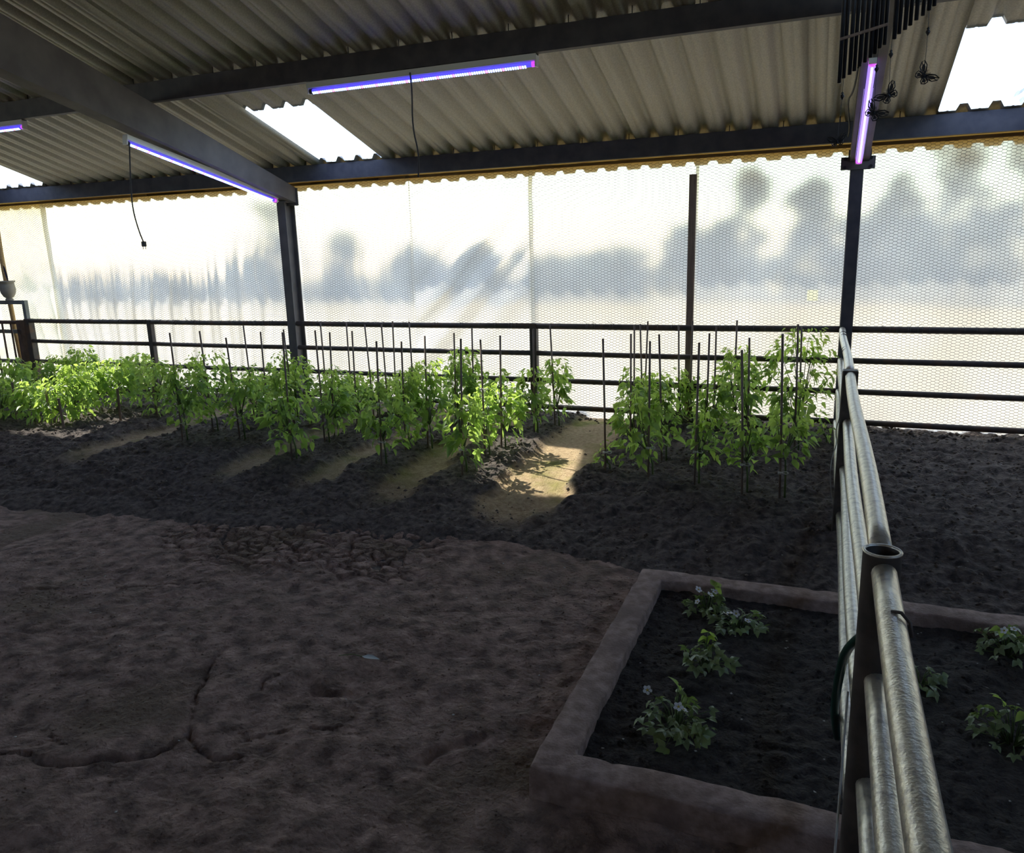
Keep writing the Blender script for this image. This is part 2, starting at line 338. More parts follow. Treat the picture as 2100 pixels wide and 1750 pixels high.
xs = np.concatenate([np.arange(-12.2, -9, 0.08), np.arange(-9, 2.2, 0.021), np.arange(2.2, 5.2, 0.08)])
ys = np.arange(3.3, 7.44, 0.02)
bed = height_grid('garden_bed', xs, ys, bed_z, M['bed'], attr=lambda x, y: path_mask(x, y) * np.interp(x, [-4.0, -3.2, -2.4], [0.5, 0.68, 1.0]), kind='structure')
tag(bed, 'long dark soil planting bed with sandy furrows along the plastic wall')

# loose crumbs of soil, straw bits and pale flecks
def scatter(name, xy, zz, size, mat, flat=0.75, parent=None, verts=None, faces=None):
    N = len(xy)
    B = np.array([(1, 0, 0), (-1, 0, 0), (0, 1, 0), (0, -1, 0), (0, 0, 1), (0, 0, -1)], float) if verts is None else verts
    Fc = np.array([(0, 2, 4), (2, 1, 4), (1, 3, 4), (3, 0, 4), (2, 0, 5), (1, 2, 5), (3, 1, 5), (0, 3, 5)]) if faces is None else faces
    J = rng.uniform(0.6, 1.3, (N, len(B), 1)); a = rng.uniform(0, 6.28, N)
    V = B[None] * J * size[:, None, None]; V[:, :, 2] *= flat
    c, s = np.cos(a)[:, None], np.sin(a)[:, None]
    V = np.stack([V[:, :, 0] * c - V[:, :, 1] * s, V[:, :, 0] * s + V[:, :, 1] * c, V[:, :, 2]], 2) + np.concatenate([xy, zz[:, None]], 1)[:, None, :]
    Fa = Fc[None] + (np.arange(N) * len(B))[:, None, None]
    o = link(name, np_mesh(name, V.reshape(-1, 3), Fa.reshape(-1, Fc.shape[1]), mat), parent); tag(o, kind='stuff'); return o
N = 16000
xy = np.stack([rng.uniform(-8.6, 2.0, N), rng.uniform(4.0, 7.38, N)], 1)
keep = (rng.random(N) > path_mask(xy[:, 0], xy[:, 1]) * 0.985); xy = xy[keep]
sz = 0.004 + 0.015 * rng.random(len(xy)) ** 3
scatter('soil_clods', xy, bed_z(xy[:, 0], xy[:, 1]) + sz * 0.15, sz, M['clod'], parent=bed)
N = 420
xy = np.stack([rng.uniform(-8.6, 2.4, N), rng.uniform(7.14, 7.36, N)], 1); sz = 0.012 + 0.022 * rng.random(N) ** 2
scatter('back_edge_clods', xy, bed_z(xy[:, 0], xy[:, 1]) + sz * 0.3, sz, M['clod'], parent=bed)
N = 260
xy = np.stack([rng.uniform(-6.0, 1.6, N), rng.uniform(4.1, 6.6, N)], 1); sz = 0.003 + 0.004 * rng.random(N)
scatter('pale_flecks', xy, bed_z(xy[:, 0], xy[:, 1]) + 0.004, sz, M['fleck'], 0.3, parent=bed)

N = 7000
xy = np.stack([rng.uniform(-4.6, 0.0, N), rng.uniform(1.2, 3.9, N)], 1); xy = xy[(xy[:, 0] < -0.86) | (xy[:, 1] < 2.0)]; sz = 0.002 + 0.005 * rng.random(len(xy)) ** 3
scatter('clay_crumbs', xy, floor_z(xy[:, 0], xy[:, 1]) + sz * 0.3, sz, M['clay'], 0.8, parent=bpy.data.objects['floor'])

# ---- the sandy yard outside
Xo = np.array([-90, -40, -20, -8, 0, 10, 25, 60.0]); Yo = np.array([7.44, 9, 12, 18, 26, 34, 60, 120.0])
height_grid('ground_yard', Xo, Yo, lambda x, y: 0.08 - 0.042 * np.clip(y - 7.44, 0, 26), M['outside'], kind='structure')
tag(bpy.data.objects['ground_yard'], 'pale sunlit sandy yard outside the plastic wall')
Xb = np.array([-40.0, -10, 0, 10, 40]); Yb = np.array([-60.0, -30, -12, -6.2])
height_grid('ground_back', Xb, Yb, lambda x, y: -0.02 + 0 * x, M['outside'], kind='structure')

# ---- roof of ribbed sheets, each sheet a part
PITCH, PH = 0.2178, 0.035
def rib(x):
    u = np.abs(((x - PH) / PITCH + 0.5) % 1.0 - 0.5) * PITCH
    h = 0.046 * np.clip((0.052 - u) / (0.052 - 0.027), 0, 1)
    return h + 0.004 * np.clip((0.009 - np.abs(u - 0.109)) / 0.005, 0, 1)
def sheet_mesh(name, x0, x1, y0, y1, dz, mat):
    ks = []
    k0 = int(math.floor((x0 - PH) / PITCH)) - 1
    for k in range(k0, k0 + int((x1 - x0) / PITCH) + 4):
        c = PH + k * PITCH; ks += [c - 0.052, c - 0.027, c + 0.027, c + 0.052, c + 0.098, c + 0.104, c + 0.114, c + 0.120]
    xs_ = np.array([x0] + [v for v in ks if x0 + 1e-4 < v < x1 - 1e-4] + [x1])
    ys_ = np.linspace(y0, y1, max(2, int((y1 - y0) / 0.5) + 1))
    X, Y = np.meshgrid(xs_, ys_); x = X.ravel(); y = Y.ravel()
    z = roof_z(y) + rib(x) + dz
    nx = len(xs_); i = (np.arange(nx - 1)[None, :] + nx * np.arange(len(ys_) - 1)[:, None]).ravel()
    return np_mesh(name, np.stack([x, y, z], 1), np.stack([i, i + 1, i + nx + 1, i + nx], 1), mat)
YE = 7.845; RIDGE = -0.2
ceil = empty('ceiling', (0, 0, 0), 'sloping barn roof of ribbed galvanised sheets with clear panels', kind='structure')
cuts = [-13.3, -12.43, -11.56, -10.69, -10.02, -9.12, -8.30, -7.5, -6.64, -5.80, -5.03, -4.235, -3.37, -2.5, -1.63, -0.85, -0.06, 0.715, 1.51, 2.38, 3.25, 4.12, 5.0]
lights = {-10.02, -5.03, 0.715}
for i, (a, b) in enumerate(zip(cuts[:-1], cuts[1:])):
    dz = 0.0015 * (i % 2)
    if a in lights:
        link('roof_sheet', sheet_mesh('roof_sheet', a - 0.03, b + 0.03, 7.14, YE, dz, M['galv']), ceil)
        link('clear_roof_panel', sheet_mesh('clear_roof_panel', a - 0.02, b + 0.02, 6.02, 7.2, dz + 0.004, M['skylight']), ceil)['label'] = 'clear ribbed roof panel letting sunlight in'
        link('roof_sheet', sheet_mesh('roof_sheet', a - 0.03, b + 0.03, RIDGE, 6.06, dz + 0.008, M['galv']), ceil)
    else:
        link('roof_sheet', sheet_mesh('roof_sheet', a - 0.02, b + 0.02, RIDGE, YE, dz, M['galv']), ceil)
# back slope of the roof behind the camera
zr = roof_z(np.array([RIDGE]))[0]
mb = MB(); mb.add([(-13.3, RIDGE, zr), (5, RIDGE, zr), (5, -8.2, zr - 8.0 * TAN), (-13.3, -8.2, zr - 8.0 * TAN)], [(0, 1, 2, 3)]); mb.build('back_roof_slope', M['galv'], ceil)
# screws through every other rib
scr = bpy.data.meshes.new('roof_screw'); q = MB(); q.tube([(0, 0, 0.045), (0, 0, -0.005)], 0.0035, 5); scr.from_pydata(q.v, [], q.f); scr.materials.append(M['black_metal'])
for py in (7.21, 5.45):
    for k in range(-48, 8, 2):
        x = PH + k * PITCH
        if any(a < x < b for a, b in ((-10.02, -9.12), (-5.03, -4.24), (0.715, 1.51))) and py > 7: continue
        link('roof_screw', scr, ceil, (x, py - 0.055, roof_z(py - 0.055) - 0.01))

# ---- steel frame: purlins, rafters, posts
def purlin(y, x0, x1, label, cx=True):
    z0 = plane_z(y); h = 0.16; t = 0.012; f = 0.06
    poly = [(y, z0), (y + f, z0), (y + f, z0 + 0.025), (y + f - t, z0 + 0.025), (y + f - t, z0 + t), (y + t, z0 + t), (y + t, z0 + h - t), (y + f, z0 + h - t), (y + f, z0 + h), (y, z0 + h)]
    mb = MB(); mb.prism(poly, 'x', x0, x1); o = mb.build('purlin', M['steel']); tag(o, label, 'purlin', kind='thing'); return o
purlin(D, -13.2, 4.9, 'dark steel purlin along the eave above the plastic wall')
purlin(5.404, -13.2, 4.9, 'dark steel purlin carrying the long purple lamp across the roof')
purlin(3.64, -13.2, 4.9, 'dark steel purlin holding up the wind chime')
purlin(1.88, -13.2, 4.9, 'dark steel purlin over the round fence post')
purlin(0.12, -13.2, 4.9, 'dark steel purlin at the ridge')
def rafter(x0, x1, label, deep):
    mb = MB(); V = []; ysr = [7.27, 6.2, 5.2, 4.2, 0.0]
    for y in ysr:
        zt = plane_z(y) - 0.004 - 0.012; zb = plane_z(y) - deep[0] - (7.2 - y) * deep[1]
        V += [(x0, y, zb), (x1, y, zb), (x1, y, zt), (x0, y, zt)]
    F = [(0, 1, 2, 3), tuple(range(4 * len(ysr) - 1, 4 * len(ysr) - 5, -1))]
    for i in range(len(ysr) - 1):
        for k in range(4): a = i * 4 + k; c = i * 4 + (k + 1) % 4; F.append((a, a + 4, c + 4, c))
    mb.add(V, F); mb.box((x0 - 0.012, 7.262, plane_z(7.27) - deep[0] - 0.02), (x1 + 0.02, 7.276, plane_z(7.27) - 0.02))
    o = mb.build('rafter', M['beam']); tag(o, label, 'rafter'); return o
rafter(-5.60, -5.44, 'deep brown-grey tapered rafter sloping down to the post between the two bays', (0.185, 0.07))
rafter(0.128, 0.272, 'brown-grey rafter overhead ending on the post where the pipe fences meet', (0.16, 0.012))
rafter(-11.2, -11.04, 'brown-grey rafter beyond the gate', (0.185, 0.07))
def hpost(x0, x1, y0, y1, z0, z1, label):
    mb = MB(); t = 0.014; xm = (x0 + x1) / 2
    mb.box((x0, y0, z0), (x1, y0 + t, z1)); mb.box((x0, y1 - t, z0), (x1, y1, z1)); mb.box((xm - t / 2, y0 + t, z0), (xm + t / 2, y1 - t, z1))
    mb.box((x0 - 0.02, y0 - 0.01, z1 - 0.015), (x1 + 0.02, y1 + 0.01, z1))
    o = mb.build('steel_post', M['beam']); tag(o, label, 'post'); return o
hpost(-5.632, -5.525, D, 7.34, -0.05, plane_z(D) - 0.19, 'dark H-section steel post under the sloping rafter, splitting the plastic wall')
pr = empty('steel_post', (0.186, D, 0), 'dark square steel post with a bolted cross bracket, where both pipe fences meet', 'post')
mb = MB(); mb.box((-0.051, 0, -0.05), (0.051, 0.10, plane_z(D) - 0.165), None, 0.006); mb.build('shaft', M['steel'], pr)
br = MB(); br.box((-0.125, -0.012, 2.345), (0.133, -0.002, 2.445)); bro = br.build('bracket', M['beam'], pr)
for dx in (-0.095, 0.1):
    for dz in (2.365, 2.43):
        q = MB(); q.tube([(dx, -0.03, dz), (dx, -0.002, dz)], 0.013, 6); q.build('bolt', M['black_metal'], bro)
o = MB(); o.box((-1.158 - 0.031, 7.30, -0.03), (-1.158 + 0.031, 7.345, 2.40)); tag(o.build('board_post', M['wood_dark']), 'slim brown timber board standing upright in the middle of the plastic wall', 'post')

# ---- plastic wall: batten, film sheets, chicken wire
wall = empty('wall_back', (0, 7.37, 0), 'wall of milky plastic film hung outside chicken wire', kind='structure')
q = MB(); q.box((-13, 0.0, 2.540), (4.9, 0.022, 2.569)); q.build('nailing_batten', M['wood'], wall)
q = MB(); ya, yb = 7.44, 7.70; q.prism([(ya - 7.37, roof_z(ya) - 0.022), (yb - 7.37, roof_z(yb) - 0.022), (yb - 7.37, roof_z(yb) - 0.004), (ya - 7.37, roof_z(ya) - 0.004)], 'x', -13.2, 4.9); q.build('sunlit_band_strip', M['wood'], wall)['label'] = 'tan strip added under the roof overhang, standing in for a sunlit band'  # added strip; its tan colour stands in for the sunlit eave band
def film(name, x0, x1, mat, fold, y=0.0, z1=2.70, z0=-0.02):
    xs_ = np.arange(x0, x1 + 0.02, 0.022); zs = np.linspace(z0, z1, 60)
    X, Z = np.meshgrid(xs_, zs); x = X.ravel(); z = Z.ravel()
    yy = y + fold(x, z)
    nx = len(xs_); i = (np.arange(nx - 1)[None, :] + nx * np.arange(len(zs) - 1)[:, None]).ravel()
    o = link('plastic_sheet', np_mesh('plastic_sheet', np.stack([x, yy, z], 1), np.stack([i, i + 1, i + nx + 1, i + nx], 1), mat, True), wall); o['label'] = name; return o
sharp = lambda u: np.abs(np.sin(u)) ** 0.6
def fold_drape(x, z): return 0.05 * sharp((x + 0.25 * (z - 2.5) * np.sin(x * 3)) * 7.0) * (0.3 + 0.7 * sstep(2.5, 0.6, z)) + 0.01 * vnoise(x, z, 0.2, 3)
def fold_vert(x, z):
    u = x + 0.10 * (2.5 - z) * 0.5 + 0.05 * vnoise(x, z, 0.5, 7)
    a = sstep(-5.6, -6.4, x) * 0.8 + 0.2
    return a * (0.012 * np.sin(u * 19) + 0.007 * np.sin(u * 41 + 1.3)) * sstep(2.3, 1.2, z) + 0.006 * vnoise(x, z, 0.3, 9)
def fold_diag(x, z):
    u = x - 0.95 * z + 0.08 * vnoise(x, z, 0.6, 11); env = np.exp(-((x - 1.0 * (z - 1.5) + 3.5) / 0.75) ** 2)
    return env * (0.016 * np.sin(u * 13) + 0.008 * sharp(u * 23)) + 0.006 * vnoise(x, z, 0.35, 12)
def fold_soft(x, z): return 0.012 * np.sin((x + 0.35 * (z - 2.5) * (x + 1.9)) * 15) * sstep(1.2, 2.4, z) + 0.007 * vnoise(x, z, 0.4, 13)
def fold_taut(x, z): return 0.006 * vnoise(x, z, 0.5, 15) + 0.004 * np.sin(x * 9) * sstep(1.0, 0.2, np.abs(z - 1.5))
film('yellowed film gathered in long drapes beside the gate', -12.5, -9.52, M['film_y'], fold_drape, 0.03)
film('milky film in fine upright folds left of the steel post', -9.56, -4.09, M['film'], fold_vert, 0.0)
film('film pulled into slanting creases', -4.12, -2.74, M['film'], fold_diag, 0.045)
film('warm white film with soft rays under the eave', -2.77, -1.12, M['film_b'], fold_soft, 0.02)
film('smooth taut film beyond the upright board', -1.15, 5.0, M['film_b'], fold_taut, 0.05)
o = MB(); o.box((-0.145, 0.02, 1.27), (-0.055, 0.026, 1.365)); o = o.build('film_patch', M['patch'], wall); o['label'] = 'small pale yellow square patch on the film'
def chicken_wire(name, x0, x1, z0, z1, label):
    cw, hh = 0.042, 0.0128                # one cell: point to point, half height
    e = cw * 0.5; per = cw - (cw - e) / 2 # flat edge, column step
    nc = int((x1 - x0) / per); nr = int((z1 - z0) / (2 * hh)); A = []; B = []
    c, r = np.meshgrid(np.arange(nc), np.arange(nr), indexing='ij'); c = c.ravel(); r = r.ravel()
    xc = x0 + c * per; zc = z0 + r * 2 * hh + (c % 2) * hh
    jx = lambda a, b: 0.010 * vnoise(a, b, 0.25, 101); jz = lambda a, b: 0.010 * vnoise(a, b, 0.3, 102)
    dx = (cw - e) / 2
    segs = [((xc - e / 2, zc), (xc + e / 2, zc), 0.0017), ((xc + e / 2, zc), (xc + e / 2 + dx, zc + hh), 0.0011), ((xc + e / 2, zc), (xc + e / 2 + dx, zc - hh), 0.0011)]
    Vs = []
    for (ax, az), (bx, bz), rad in segs:
        ax, az = ax + jx(ax, az), az + jz(ax, az); bx, bz = bx + jx(bx, bz), bz + jz(bx, bz)
        tx, tz = bx - ax, bz - az; L = np.hypot(tx, tz); nx_, nz_ = -tz / L * rad, tx / L * rad
        y0 = 0.004 * vnoise(ax, az, 0.6, 103); ring = []
        for (px_, pz_) in ((ax, az), (bx, bz)):
            ring += [np.stack([px_ + nx_, y0 - rad * 0.6, pz_ + nz_], 1), np.stack([px_ - nx_, y0 - rad * 0.6, pz_ - nz_], 1), np.stack([px_, y0 + rad * 1.1, pz_], 1)]
        Vs.append(np.stack(ring, 1))
    V = np.concatenate(Vs, 0); Nn = len(V)
    Fq = np.array([(0, 1, 4, 3), (1, 2, 5, 4), (2, 0, 3, 5)]); F = (Fq[None] + (np.arange(Nn) * 6)[:, None, None]).reshape(-1, 4)
    o = link('chicken_wire', np_mesh('chicken_wire', V.reshape(-1, 3), F, M['wire']), wall, (0, -0.018, 0)); o['label'] = label; o['kind'] = 'stuff'
chicken_wire('w', -10.6, -5.66, 0.08, 2.545, 'hexagonal chicken wire left of the H-section post')
chicken_wire('w', -5.50, -1.15, 0.08, 2.545, 'hexagonal chicken wire between H-section post and upright board')
chicken_wire('w', -1.15, 2.4, 0.06, 2.545, 'hexagonal chicken wire right of the upright board')

# ---- end walls of the barn, and an added light block opposite
def wallbox(name, lo, hi, mat, label):
    q = MB(); q.box(lo, hi); o = q.build(name, mat); tag(o, label, kind='structure')
wallbox('wall_left', (-13.2, -6, -0.05), (-13.15, 7.4, 3.4), M['galv'], 'sheet metal end wall beyond the gate')
wallbox('wall_front_blocker', (-13.2, -6.05, -0.05), (4.95, -6.0, 2.5), M['galv'], 'unseen sheet metal wall added to hold back light from behind')  # added out of view; height set to limit light from behind
wallbox('wall_right', (4.9, -6, -0.05), (4.95, 7.4, 3.4), M['galv'], 'sheet metal end wall on the far right')
# ================================================================== FENCES, GATES
def orient_tube(name, a, b, r, mat, parent, n=10, cap=True):
    q = MB(); q.tube([a, b], r, n, cap); return q.build(name, mat, parent, True)
bf = empty('pipe_fence', (-2.7, D, 0), 'dark pipe rail fence running along the plastic wall behind the pepper plants', 'fence')
def fb(o): o.location = (2.7, -D, 0); return o     # meshes below are given in world coordinates
for x, wd in ((-9.90, 0.045), (-7.73, 0.033), (-2.67, 0.036), (3.3, 0.04)):
    q = MB(); q.box((x - wd, D + 0.0, -0.05), (x + wd, D + 2 * wd, 1.066), None, 0.006); fb(q.build('fence_post', M['rail'], bf))
ends = [(-9.9, -7.73), (-7.73, -5.64), (-5.52, -2.67), (-2.67, 0.135), (0.237, 3.3)]
for a, b in ends:
    for i, z in enumerate(RAILZ):
        n_ = max(2, int((b - a) / 0.5)); r = 0.0285 if i == 0 else 0.0255
        pts = [(a + (b - a) * k / n_, D + 0.03, z + 0.004 * math.sin(3.1 * k / n_) * -1) for k in range(n_ + 1)]
        q = MB(); q.tube(pts, r, 10); fb(q.build('rail', M['rail'], bf, True))
# wire ends twisted round the top rail
q = MB()
for k in range(150):
    x = rng.uniform(-9.8, 3.2); r0 = 0.03
    q.tube([(x, D + 0.03 + r0 * math.cos(t), 1.04 + r0 * math.sin(t)) for t in np.linspace(0.3, 5.6, 7)], 0.0018, 3)
    if k % 3 == 0: q.tube([(x, D + 0.02, 1.068), (x + rng.uniform(-0.03, 0.03), D, 1.068 + rng.uniform(0.01, 0.035))], 0.0014, 3)
o = fb(q.build('wire_twists', M['wire'], bf)); o['kind'] = 'stuff'

FX = 0.1575
sf = empty('pipe_fence', (FX, 1.85, 0), 'pale weathered pipe rail fence running from the near corner to the square post', 'fence')
def sb(o): o.location = (-FX, -1.85, 0); return o
# round post with an open top, near the camera
q = MB(); R0 = 0.0405; PY = 1.803
q.lathe([(R0, -0.05), (R0, 1.072), (R0 + 0.001, 1.076), (R0 - 0.001, 1.080), (R0 - 0.005, 1.080), (R0 - 0.006, 1.075), (R0 - 0.006, 1.0), (0.002, 0.995)], (FX - 0.004, PY, 0), 28)
o = sb(q.build('round_post', M['pipe_post'], sf, True)); o['label'] = 'dark round post with an open pipe top'
q = MB(); q.lathe([(R0 + 0.0004, 1.075), (R0 + 0.0014, 1.0785), (R0 - 0.001, 1.0812), (R0 - 0.005, 1.0806), (R0 - 0.0058, 1.077)], (FX - 0.004, PY, 0), 28); sb(q.build('post_rim', M['pipe'], sf, True))
q = MB(); q.box((FX - 0.041, 4.59, -0.05), (FX + 0.041, 4.67, 1.068), None, 0.005); o = sb(q.build('square_post', M['pipe_post'], sf)); o['label'] = 'dark square post'
q = MB(); q.lathe([(R0, -0.05), (R0, 1.06), (R0 - 0.007, 1.06), (R0 - 0.007, 1.03)], (FX, -0.9, 0), 20); sb(q.build('round_post', M['pipe_post'], sf, True))
for a, b in ((-0.9, PY - 0.036), (PY + 0.036, 4.60), (4.66, 7.165)):
    for i, z in enumerate(RAILZ):
        k = 14; pts = [(FX + 0.004 * math.sin(6.3 * t / k + i), a + (b - a) * t / k, z + 0.003 * math.sin(5 * t / k + 2 * i)) for t in range(k + 1)]
        q = MB(); q.tube(pts, 0.0265, 18); sb(q.build('rail', M['pipe'], sf, True))
for y, z in ((6.55, 1.04), (6.75, 1.04), (5.6, 1.04), (5.72, 1.04)):
    q = MB(); q.tube([(FX, y, z), (FX, y + 0.02, z)], 0.0285, 14); sb(q.build('joint_ring', M['rail'], sf, True))
q = MB(); q.tube([(FX - 0.004, 1.52, 1.064), (FX + 0.012, 1.512, 1.067), (FX + 0.027, 1.50, 1.054), (FX + 0.031, 1.49, 1.03)], 0.0035, 6); sb(q.build('weld_scar', M['rail'], sf, True))

# gates at the far left
g1 = empty('farm_gate', (-10.3, 7.26, 0), 'grey tubular gate frame standing higher than the rusty gate beside it', 'gate')
def gb(o): o.location = (10.3, -7.26, 0); return o
q = MB(); q.box((-11.3, 7.24, 1.255), (-9.965, 7.29, 1.305)); gb(q.build('top_bar', M['gate_grey'], g1))
q = MB(); q.box((-10.02, 7.24, 0.15), (-9.965, 7.29, 1.255)); gb(q.build('stile', M['gate_grey'], g1))
for z in (0.86, 0.45): q = MB(); q.box((-11.3, 7.245, z), (-10.02, 7.285, z + 0.05)); gb(q.build('cross_bar', M['gate_grey'], g1))
g2 = empty('farm_gate', (-10.3, D, 0), 'rusty pipe gate with thin upright bars latched to the end of the dark fence', 'gate')
def gc(o): o.location = (10.3, -D, 0); return o
for z in (1.02, 0.16): gc(orient_tube('gate_rail', (-11.3, D, z), (-10.02, D, z), 0.025, M['gate_rust'], g2))
q = MB(); q.box((-10.06, D - 0.03, 0.08), (-9.985, D + 0.04, 1.05), None, 0.006); gc(q.build('stile', M['gate_rust'], g2))
for x in (-10.2, -10.37, -10.54, -10.71): gc(orient_tube('upright_bar', (x, D, 0.16), (x, D, 1.02), 0.013, M['gate_rust'], g2, 8))
q = MB()
for rr in ((-9.99, 0.90), ): q.tube([(rr[0] + 0.035 * math.cos(t), D - 0.045, rr[1] + 0.028 * math.sin(t)) for t in np.linspace(0, 6.28, 13)], 0.006, 6)
gc(q.build('latch_chain', M['pipe_post'], g2, True))
q = MB(); q.tube([(-10.30, 7.33, -0.1), (-10.36, 7.33, 0.9), (-10.39, 7.33, 1.9), (-10.37, 7.33, 2.6)], 0.03, 8); tag(q.build('timber_pole', M['wood'], None, True), 'weathered timber pole leaning up behind the gates', 'pole')
u = empty('urn_planter', (-10.275, 7.262, 1.306), 'beige fluted urn planter sitting on the grey gate at the left edge', 'planter')
q = MB(); q.lathe([(0.045, 0.0), (0.05, 0.015), (0.035, 0.03), (0.06, 0.05), (0.085, 0.10), (0.092, 0.15), (0.085, 0.20), (0.082, 0.235), (0.098, 0.245), (0.098, 0.262), (0.085, 0.262), (0.078, 0.24), (0.01, 0.235)], (0, 0, 0), 40, 20, 0.03); q.build('urn', M['urn'], u, True)
q = MB(); q.add([(0.05 + 0.018 * math.cos(t) - 0.03 * math.sin(t) * 0.6, -0.03 + d, 0.36 + 0.10 * math.sin(t)) for d in (0, 0.006) for t in np.linspace(0, 6.28, 17)[:-1]], [tuple(range(16)), tuple(range(31, 15, -1))] + [(i, (i + 1) % 16, (i + 1) % 16 + 16, i + 16) for i in range(16)])
q.tube([(0.055, -0.027, 0.27), (0.05, -0.02, 0.235)], 0.004, 5); q.build('blade', M['blade'], u)['label'] = 'dark blue oval blade'

# ================================================================== GROW LAMPS AND CORDS
def lamp(a, b, label, style='dots', face=(0, -0.6, -0.8)):
    A, B = Vector(a), Vector(b); X = (B - A).normalized(); L = (B - A).length
    Z = (Vector((0, 0, 1)) - X * X.z).normalized(); Y = Z.cross(X)
    mid = (A + B) / 2; root = empty('grow_lamp', mid, label, 'lamp')
    root.matrix_world = Matrix(((X.x, Y.x, Z.x, mid.x), (X.y, Y.y, Z.y, mid.y), (X.z, Y.z, Z.z, mid.z), (0, 0, 0, 1)))
    h = L / 2; rt = 0.017 if style == 'dots' else 0.023
    q = MB(); q.prism([(-0.030, 0.016), (-0.027, 0.060), (0.027, 0.060), (0.030, 0.016), (0.025, 0.016), (0.022, 0.052), (-0.022, 0.052), (-0.025, 0.016)], 'x', -h, h); q.build('housing', M['white'], root)
    q = MB(); q.box((-h + 0.01, -0.021, 0.040), (h - 0.01, 0.021, 0.0515)); q.build('reflector', M['white'], root)
    q = MB(); q.tube([(-h + 0.035, 0, -0.004), (h - 0.035, 0, -0.004)], rt, 12); q.build('tube', M['led_body'] if style == 'dots' else M['led_violet'], root, True)
    for s in (-1, 1):
        q = MB(); q.tube([(s * (h - 0.04), 0, -0.004), (s * (h - 0.012), 0, -0.004)], rt + 0.002, 12); q.build('end_cap', M['led_cap'] if style != 'dots' or s > 0 else M['black_metal'], root, True)
        q = MB(); q.box((s * (h - 0.006) - 0.006, -0.024, -0.024), (s * (h - 0.006) + 0.006, 0.024, 0.06)); q.build('end_bracket', M['white'], root)
    f = root.matrix_world.to_3x3().inverted() @ Vector(face); f.x = 0; f.normalize(); q = MB()
    if style == 'dots':
        n_ = int((L - 0.1) / 0.0185); s_ = Vector((0, -f.z, f.y))
        for k in range(n_):
            x = -h + 0.05 + k * 0.0185; c = Vector((x, 0, -0.004)) + f * (rt + 0.001); q.cur = 1 if k % 7 == 3 else 0
            Mx = Matrix(((1, 0, 0, c.x), (0, s_.y, f.y, c.y), (0, s_.z, f.z, c.z), (0, 0, 0, 1)))
            q.box((-0.0052, -0.010, -0.002), (0.0052, 0.010, 0.003), Mx)
        o = q.build('led_diodes', [M['led_blue'], M['led_red']], root); o['kind'] = 'stuff'
    else:
        c = f * (rt + 0.001); q.tube([(-h + 0.05, c.y, -0.004 + c.z), (h - 0.05, c.y, -0.004 + c.z)], 0.0045, 8); q.build('glowing_core', M['led_core'], root, True)
    for s in (-0.62, 0.62):
        q = MB(); q.tube([(s * h, 0, 0.06), (s * h, 0.0, 0.066)], 0.004, 6); q.build('hanger', M['black_metal'], root)
    return root
lamp((-3.857, 5.425, 3.035), (-1.945, 5.425, 3.035), 'purple grow lamp hanging under the purlin over the middle of the bed')
lamp((-9.0, 5.425, 3.035), (-7.066, 5.425, 3.035), 'purple grow lamp cut off by the left edge of the photo')
lamp((-5.55, 5.15, 2.755), (-5.55, 7.06, 2.372), 'purple grow lamp sloping along the underside of the left rafter', face=(0.75, -0.25, -0.6))
lamp((0.192, 5.58, 2.858), (0.192, 7.06, 2.398), 'violet glowing lamp tube fixed under the right rafter above the square steel post', 'tube', (0, -0.35, -0.9))
def cord(name, pts, r, label, mat='cable', cat='cord'):
    # smooth a polyline
    P = [Vector(p) for p in pts]
    for _ in range(2):
        Q = [P[0]]
        for a, b in zip(P[:-1], P[1:]): Q += [a * 0.75 + b * 0.25, a * 0.25 + b * 0.75]
        P = Q + [P[-1]]
    q = MB(); q.tube(P, r, 6); o = q.build(name, M[mat], None, True); return tag(o, label, cat)
cord('lamp_cord', [(-2.93, 5.39, 3.07), (-2.925, 5.40, 2.95), (-2.95, 5.42, 2.70), (-2.92, 5.45, 2.5), (-2.948, 5.47, 2.34)], 0.006, 'dark cord hanging from the middle of the long purple lamp')
o = cord('lamp_cord', [(-5.50, 5.15, 2.74), (-5.52, 5.15, 2.6), (-5.547, 5.15, 2.40), (-5.56, 5.15, 2.20), (-5.52, 5.15, 2.02), (-5.485, 5.15, 1.93)], 0.006, 'dark cord with a plug hanging from the upper end of the sloping lamp')
q = MB(); q.box((-5.50, 5.135, 1.89), (-5.465, 5.165, 1.935), None, 0.004); q.tube([(-5.497, 5.15, 1.89), (-5.497, 5.15, 1.868)], 0.003, 5); q.tube([(-5.468, 5.15, 1.89), (-5.468, 5.15, 1.868)], 0.003, 5); q.build('plug', M['cable'], o)
cord('lamp_cord', [(0.119, 5.99, 2.90), (0.112, 6.2, 2.84), (0.10, 6.33, 2.795), (0.075, 6.40, 2.77), (0.083, 6.6, 2.72), (0.106, 6.85, 2.63), (0.10, 7.12, 2.60)], 0.006, 'dark cord running down beside the violet lamp tube')

# ================================================================== WIND CHIME WITH BUTTERFLIES
CY = 3.66; K = CY / 4.1
wc = empty('wind_chime', (0.19 * K, CY, 3.28), 'dark wind chime of stepped metal tubes with butterfly charms, hanging from the purlin', 'wind chime')
def wx(x, z): return (x * K - 0.19 * K, 0.0, 1.75 + (z - 1.75) * K - 3.28)
TX = [0.005, 0.023, 0.047, 0.066, 0.087, 0.108, 0.13, 0.147, 0.165, 0.184, 0.222, 0.24, 0.262, 0.282, 0.304, 0.329, 0.351, 0.37]
TZ = [2.478, 2.497, 2.509, 2.524, 2.54, 2.556, 2.572, 2.587, 2.607, 2.621, 2.639, 2.659, 2.672, 2.689, 2.706, 2.723, 2.739, 2.756]
q = MB(); q.box((-0.20, -0.02, -0.02), (0.20, 0.02, 0.015), None, 0.005); q.build('top_bar', M['wood_dark'], wc)
q = MB()
